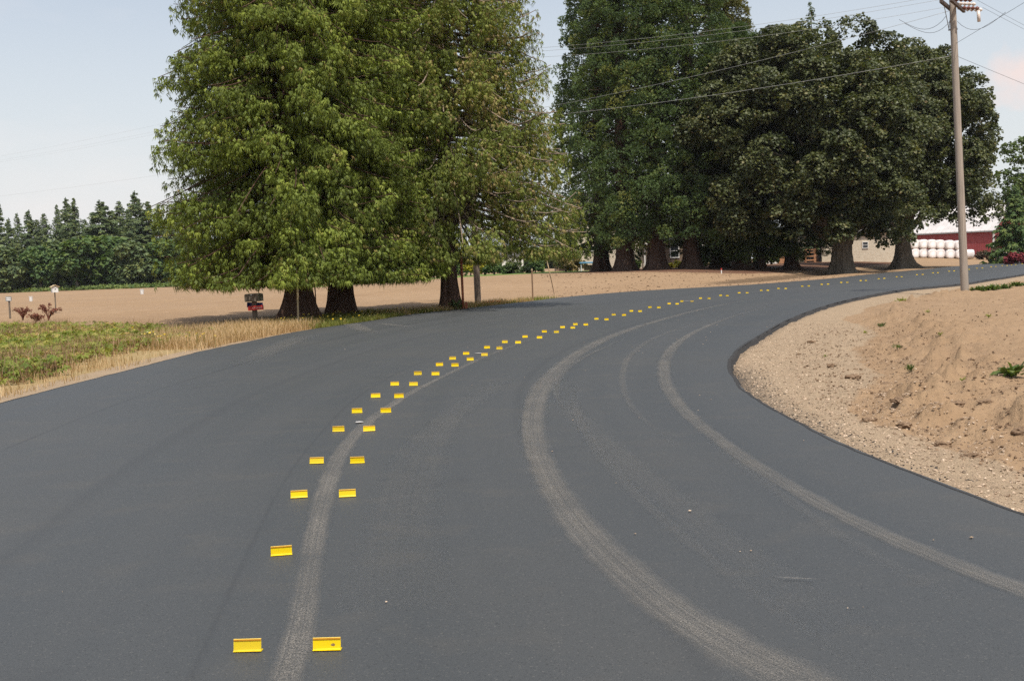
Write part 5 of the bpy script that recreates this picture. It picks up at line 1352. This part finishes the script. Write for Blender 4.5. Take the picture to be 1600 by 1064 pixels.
# yellow flowers
def flowers(P, hts, s_, label):
    z, _ = height(P); n = len(P)
    hs = rng.uniform(*hts, n)
    pos = np.column_stack([P, z + hs])
    a = np.arange(8) * np.pi / 4
    T = np.vstack([[0, 0, 0], np.stack([np.cos(a), np.sin(a), .25 + 0 * a], 1)]); TF = np.array([(0, k + 1, (k + 1) % 8 + 1) for k in range(8)])
    V, Fc = scatter(T, TF, pos, frames(rng.uniform(0, 6, n), rng.normal(0, .4, n), rng.normal(-.3, .5, n)), rng.uniform(*s_, n))
    sp = np.stack([np.column_stack([P, z - .02]), pos], 1)
    SV, SF = tubes(np.repeat(sp, [1, 1], 1), np.full((n, 2), .004), 3)
    o = np_mesh('flowers', V, Fc, M['flower'], attrs={'tone': np.repeat(rng.uniform(0, 1, n), 9), 'tip': np.zeros(n * 9)})
    tag(o, label, 'flowers', kind='stuff')
    q = np_mesh('flower_stems', SV, SF, M['mid_grass'], o, attrs={'tone': np.full(len(SV), .3), 'tip': np.zeros(len(SV))})
    return o
flowers(along_outer(110, 30.5, 38.5, .4, 2.6), (.12, .28), (.016, .03), 'scattered yellow flowers in the grass under the cedars')
fp_ = np.vstack([np.array(ground_px(u, v, .36))[:2][None] + rng.normal(0, .2, (4, 2)) for u, v in ((205, 512), (212, 508), (250, 512), (275, 512), (301, 512), (312, 512), (262, 513), (230, 511))])
flowers(fp_, (.24, .36), (.016, .03), 'yellow flowers above the weeds left of the mailbox post')
# red-brown dock plants
def dock(u, v, w_, h_, label, seed):
    r = np.random.default_rng(seed); p = on_ground(u, v)
    root = thing('dock_plant', p, label, 'weed', 'red-brown dock plants at the left')
    m = 11; sg = np.linspace(0, 1, 7)
    az = r.uniform(0, 6.28, m); sp = r.uniform(.35, 1, m) * w_ / 2; ht = h_ * r.uniform(.55, 1, m)
    paths = np.stack([np.cos(az)[:, None] * sp[:, None] * sg[None] ** 1.3, np.sin(az)[:, None] * sp[:, None] * sg[None] ** 1.3, ht[:, None] * np.sin(sg * 1.75)[None] ** .9], -1)
    V, Fq = tubes(paths, np.repeat((.014 * (1.15 - sg))[None], m, 0), 5)
    np_mesh('stem', V, Fq, M['dock'], root, attrs={'tone': np.full(len(V), .3), 'tip': np.zeros(len(V))})
    n = 420; i = r.integers(0, m, n); k = r.uniform(2.0, 6, n); lo = np.floor(k).astype(int).clip(0, 5); fr2 = (k - lo)[:, None]
    pos = paths[i, lo] * (1 - fr2) + paths[i, np.minimum(lo + 1, 6)] * fr2 + r.normal(0, .03, (n, 3))
    T, TF, tp = blades((-.6, .1, .8), (.8, 1, .8), .22, .2, .1)
    V, Fc = scatter(T, TF, pos, rand_frames(r, n), r.uniform(.03, .075, n))
    o = np_mesh('seed_clusters', V, Fc, M['dock'], root, attrs={'tone': np.repeat(r.uniform(0, 1, n), len(T)), 'tip': np.zeros(n * len(T))}); o['kind'] = 'stuff'
dock(36, 501, 1.0, .6, 'red-brown spreading dock plant right of the small notice sign', 51)
dock(76, 501, 1.1, .62, 'larger red-brown dock plant below the birdhouse', 52)
dock(56, 505, .7, .3, 'small low dock plant between the two larger ones', 53)
# leaf litter plant at the foot of the right cedar
# ------------------------------------------------------------------ right-hand bank: stones, crumbs, clods, weeds
TIN = np.gradient(INN, axis=0); TIN /= np.linalg.norm(TIN, axis=1)[:, None]; NIN = np.stack([TIN[:, 1], -TIN[:, 0]], 1)
OCT = np.array([(1, 0, 0), (-1, 0, 0), (0, 1, 0), (0, -1, 0), (0, 0, 1), (0, 0, -1)], float)
OCF = np.array([(0, 2, 4), (2, 1, 4), (1, 3, 4), (3, 0, 4), (2, 0, 5), (1, 2, 5), (3, 1, 5), (0, 3, 5)])
def stones(name, P, size, mat, label, tone, flat=.6, cat='gravel'):
    z, _ = height(P); n = len(P)
    s_ = size[0] + (size[1] - size[0]) * rng.uniform(0, 1, n) ** 3
    V = OCT[None] * rng.uniform(.55, 1.2, (n, 6, 1)) + rng.normal(0, .22, (n, 6, 3))
    V[..., 2] *= flat
    V = np.einsum('nij,nkj->nki', frames(rng.uniform(0, 6.28, n), rng.normal(0, .3, n), rng.normal(0, .3, n)), V) * s_[:, None, None]
    V += np.column_stack([P, z + s_ * .12])[:, None]
    Fc = (OCF[None] + (np.arange(n) * 6)[:, None, None]).reshape(-1, 3)
    o = np_mesh(name, V.reshape(-1, 3), Fc, M[mat], attrs={'tone': np.repeat(np.clip(rng.normal(*tone, n), 0, 1), 6)})
    return tag(o, label, cat, kind='stuff')
def along_inner(n, y0, y1, d0, d1, pw=1.0, near=1.0):
    ok = np.where((INN[:, 1] > y0) & (INN[:, 1] < y1) & (np.arange(len(INN)) < len(INN) * .6))[0]
    w_ = 1 / INN[ok, 1] ** near; i = rng.choice(ok, n, p=w_ / w_.sum())
    d = d0 + (d1 - d0) * rng.uniform(0, 1, n) ** pw
    return INN[i] + TIN[i] * rng.uniform(-.2, .2, n)[:, None] + NIN[i] * d[:, None]
stones('gravel', np.vstack([along_inner(22000, 4.5, 26, .05, 1.5, 1.0), along_inner(5000, 10, 30, .3, 2.6)]), (.004, .017), 'stone', 'loose crushed gravel on the inner road shoulder', (.5, .24))
stones('loose_asphalt', along_inner(2200, 7.5, 15.5, .02, .50, 1.6, 0), (.004, .014), 'asphalt_edge', 'dark asphalt crumbs spilled along the inner road edge', (.2, .1))
stones('soil_crumbs', np.vstack([along_inner(6500, 5, 24, .8, 3.2), along_inner(5500, 8, 34, 2.0, 8.0)]), (.006, .026), 'clod', 'small crumbs of dry soil strewn over the bank and field', (.5, .2), .7, 'soil')
n = 5000; P = np.stack([rng.uniform(2, 40, n), rng.uniform(50, 84, n)], -1); P = P[signed(P, OUT, 1.) > .4]
stones('soil_crumbs', P, (.02, .08), 'clod', 'crumbs of soil on the strip before the sequoias', (.5, .2), .7, 'soil')
ri = rng.integers(0, int(len(OUT) * .35), 420); rt = np.where(rng.random(420) < .6, 1 - rng.uniform(0, 1, 420) ** 2 * .3, rng.uniform(0, 1, 420))
Pst = OUT[ri] * (1 - rt)[:, None] + IM[ri] * rt[:, None]
n = len(Pst); s_ = rng.uniform(.003, .011, n)
V = OCT[None] * rng.uniform(.6, 1.2, (n, 6, 1)); V[..., 2] *= .6
V = V * s_[:, None, None] + np.column_stack([Pst, s_ * .3 + .006])[:, None]
o = np_mesh('stray_gravel', V.reshape(-1, 3), (OCF[None] + (np.arange(n) * 6)[:, None, None]).reshape(-1, 3), M['stone'], attrs={'tone': np.repeat(rng.uniform(.1, 1, n), 6)})
tag(o, 'stray gravel chips scattered over the asphalt', 'gravel', kind='stuff')
def clod(u, v, s_, label, seed):
    r = np.random.default_rng(seed); p = on_ground(u, v)
    import bmesh
    bm = bmesh.new(); bmesh.ops.create_icosphere(bm, subdivisions=3, radius=1)
    for w_ in bm.verts:
        d = np.array(w_.co); f_ = 1 + .5 * (fbm(np.array([d[0] * 2.6 + seed]), np.array([d[1] * 2.6 + d[2] * 2.1]), 4, seed)[0] - .5) * 2.2 + r.normal(0, .07)
        w_.co = Vector((d[0] * s_ * 1.5 * f_, d[1] * s_ * f_, max(d[2], -.5) * s_ * .62 * f_))
    me = bpy.data.meshes.new('soil_clod'); bm.to_mesh(me); bm.free()
    o = link_mesh('soil_clod', me, M['clod'], None); o.location = p + Vector((0, 0, s_ * .14)); o.rotation_euler = (0, 0, r.uniform(-.5, .5))
    tag(o, label, 'clod', 'soil clods on the bank')
for k, (u, v, s_, lab) in enumerate([
    (1413, 674, .045, 'dark oval clod lying alone at the gravel edge below the bank'), (1355, 659, .045, 'clod at the bank foot left of the lone oval clod'),
    (1471, 696, .045, 'flat clod right of and below the lone oval clod'), (1521, 714, .04, 'small clod at the gravel edge nearest the lower right'),
    (1333, 592, .06, 'crumbling grey-brown clod on the upper left bank'), (1385, 600, .05, 'clod right of the crumbling one on the bank crest'),
    (1405, 630, .055, 'dark undercut clod in the middle of the bank'), (1449, 614, .05, 'clod high on the bank below the small grass tufts'),
    (1492, 640, .06, 'largest crumbling clod on the bank, dark beneath'), (1267, 535, .05, 'clod with dry stems near the apex of the shoulder'),
    (1598, 660, .06, 'dark clod at the right picture edge on the bank'), (1300, 573, .05, 'small clod left of the crumbling grey-brown one'), (1540, 634, .05, 'small clod right of the largest clod')]):
    clod(u, v, s_, lab, 600 + k)
def weed(u, v, w_, h_, n, label, seed, lw=.16, ln=(.6, 1.0), mat='bright_leaf', up=.5):
    r = np.random.default_rng(seed); p = on_ground(u, v)
    root = thing('weed_plant', p, label, 'weed', 'green weeds on the right field')
    T = np.array([(0, -.25, 0), (0, .25, 0), (.35, 1, .10), (.35, -1, .10), (.7, .85, .08), (.7, -.85, .08), (1, 0, -.08)]) * np.array([1, lw, 1]); TF = np.array([(0, 1, 2), (0, 2, 3), (3, 2, 4), (3, 4, 5), (5, 4, 6)])
    az = r.uniform(0, 6.28, n); rr_ = r.uniform(0, 1, n) ** .7 * w_ * .28
    pos = np.stack([np.cos(az) * rr_, np.sin(az) * rr_ * .8, r.uniform(0, .35, n) * h_], -1)
    V, Fc = scatter(T, TF, pos, frames(az + r.normal(0, .5, n), np.clip(r.normal(up, .4, n), -.1, 1.4), r.normal(0, .3, n)), r.uniform(*ln, n) * max(w_ * .5, h_ * .8))
    o = np_mesh('leaves', V, Fc, M[mat], root, attrs={'tone': np.repeat(np.clip(r.normal(.5, .22, n), 0, 1), len(T)), 'tip': np.zeros(n * len(T))}); o['kind'] = 'stuff'
    mb = MB(); mb.tube([(0, 0, -.03), (0, 0, h_ * .45)], .006, 5); mb.build('stem', M['bright_leaf'], root)
    return root
weed(1582, 590, .34, .17, 42, 'large broad-leaved green weed at the right edge of the field', 71, .22)
weed(1422, 571, .13, .12, 60, 'bushy green grass tuft on the bank crest', 72, .06, up=.9)
weed(1402, 558, .17, .07, 40, 'low green tuft just left of the bushy grass tuft', 73, .07, up=.5)
weed(1377, 508, .20, .10, 45, 'small green weed alone in the middle of the field', 74, .1, up=.7)
weed(1408, 471, .6, .10, 60, 'low spread of weed below the road bend, left of the pole', 75, .1, ln=(.3, .5), up=.5, mat='weed_leaf')
for k, (u, v, w_, lab) in enumerate(((1528, 453, .8, 'leafy green weed immediately right of the utility pole'), (1547, 451, 1.0, 'second leafy green weed right of the utility pole'), (1567, 450, .9, 'third leafy green weed right of the utility pole'), (1590, 447, .9, 'fourth leafy green weed right of the utility pole, at the edge'))):
    weed(u, v, w_, .22, 150, lab, 80 + k, .16, ln=(.25, .45), up=.5)
for k, (u, v, w_, lab) in enumerate(((1352, 520, .12, 'tiny sprig of weed left of the lone field weed'), (1470, 540, .10, 'tiny sprig of weed above the bank right of the grass tufts'), (1505, 585, .09, 'tiny sprig of weed on the bank above the largest clod'), (1450, 497, .14, 'pale tiny weed in the far part of the right field'), (1290, 556, .07, 'tiny weed on the shoulder left of the bank'), (1545, 500, .14, 'tiny weed in the field above the broad-leaved weed'))):
    weed(u, v, w_, w_ * .5, 26, lab, 95 + k, .12, up=.7, mat='weed_leaf')
weed(712, 486, .55, .9, 60, 'pale spotted sapling at the foot of the browning cedar', 90, .2, ln=(.15, .28), up=.4, mat='grove_leaf')

# ------------------------------------------------------------------ summer haze over the whole place
mb = MB(); mb.box((0, 0, 18.0), (3000, 3000, 42.0))
hz_m = bpy.data.materials.new('summer_haze'); hz_m.use_nodes = True
hn = hz_m.node_tree.nodes; hn.clear()
ho = hn.new('ShaderNodeOutputMaterial'); hv = hn.new('ShaderNodeVolumePrincipled')
hv.inputs['Color'].default_value = (.93, .96, 1.0, 1); hv.inputs['Density'].default_value = 0.0001; hv.inputs['Anisotropy'].default_value = 0.2
hz_m.node_tree.links.new(hv.outputs[0], ho.inputs['Volume'])
haze = mb.build('haze', hz_m, None); tag(haze, 'thin pale summer haze in the air over the fields', 'haze', kind='stuff')
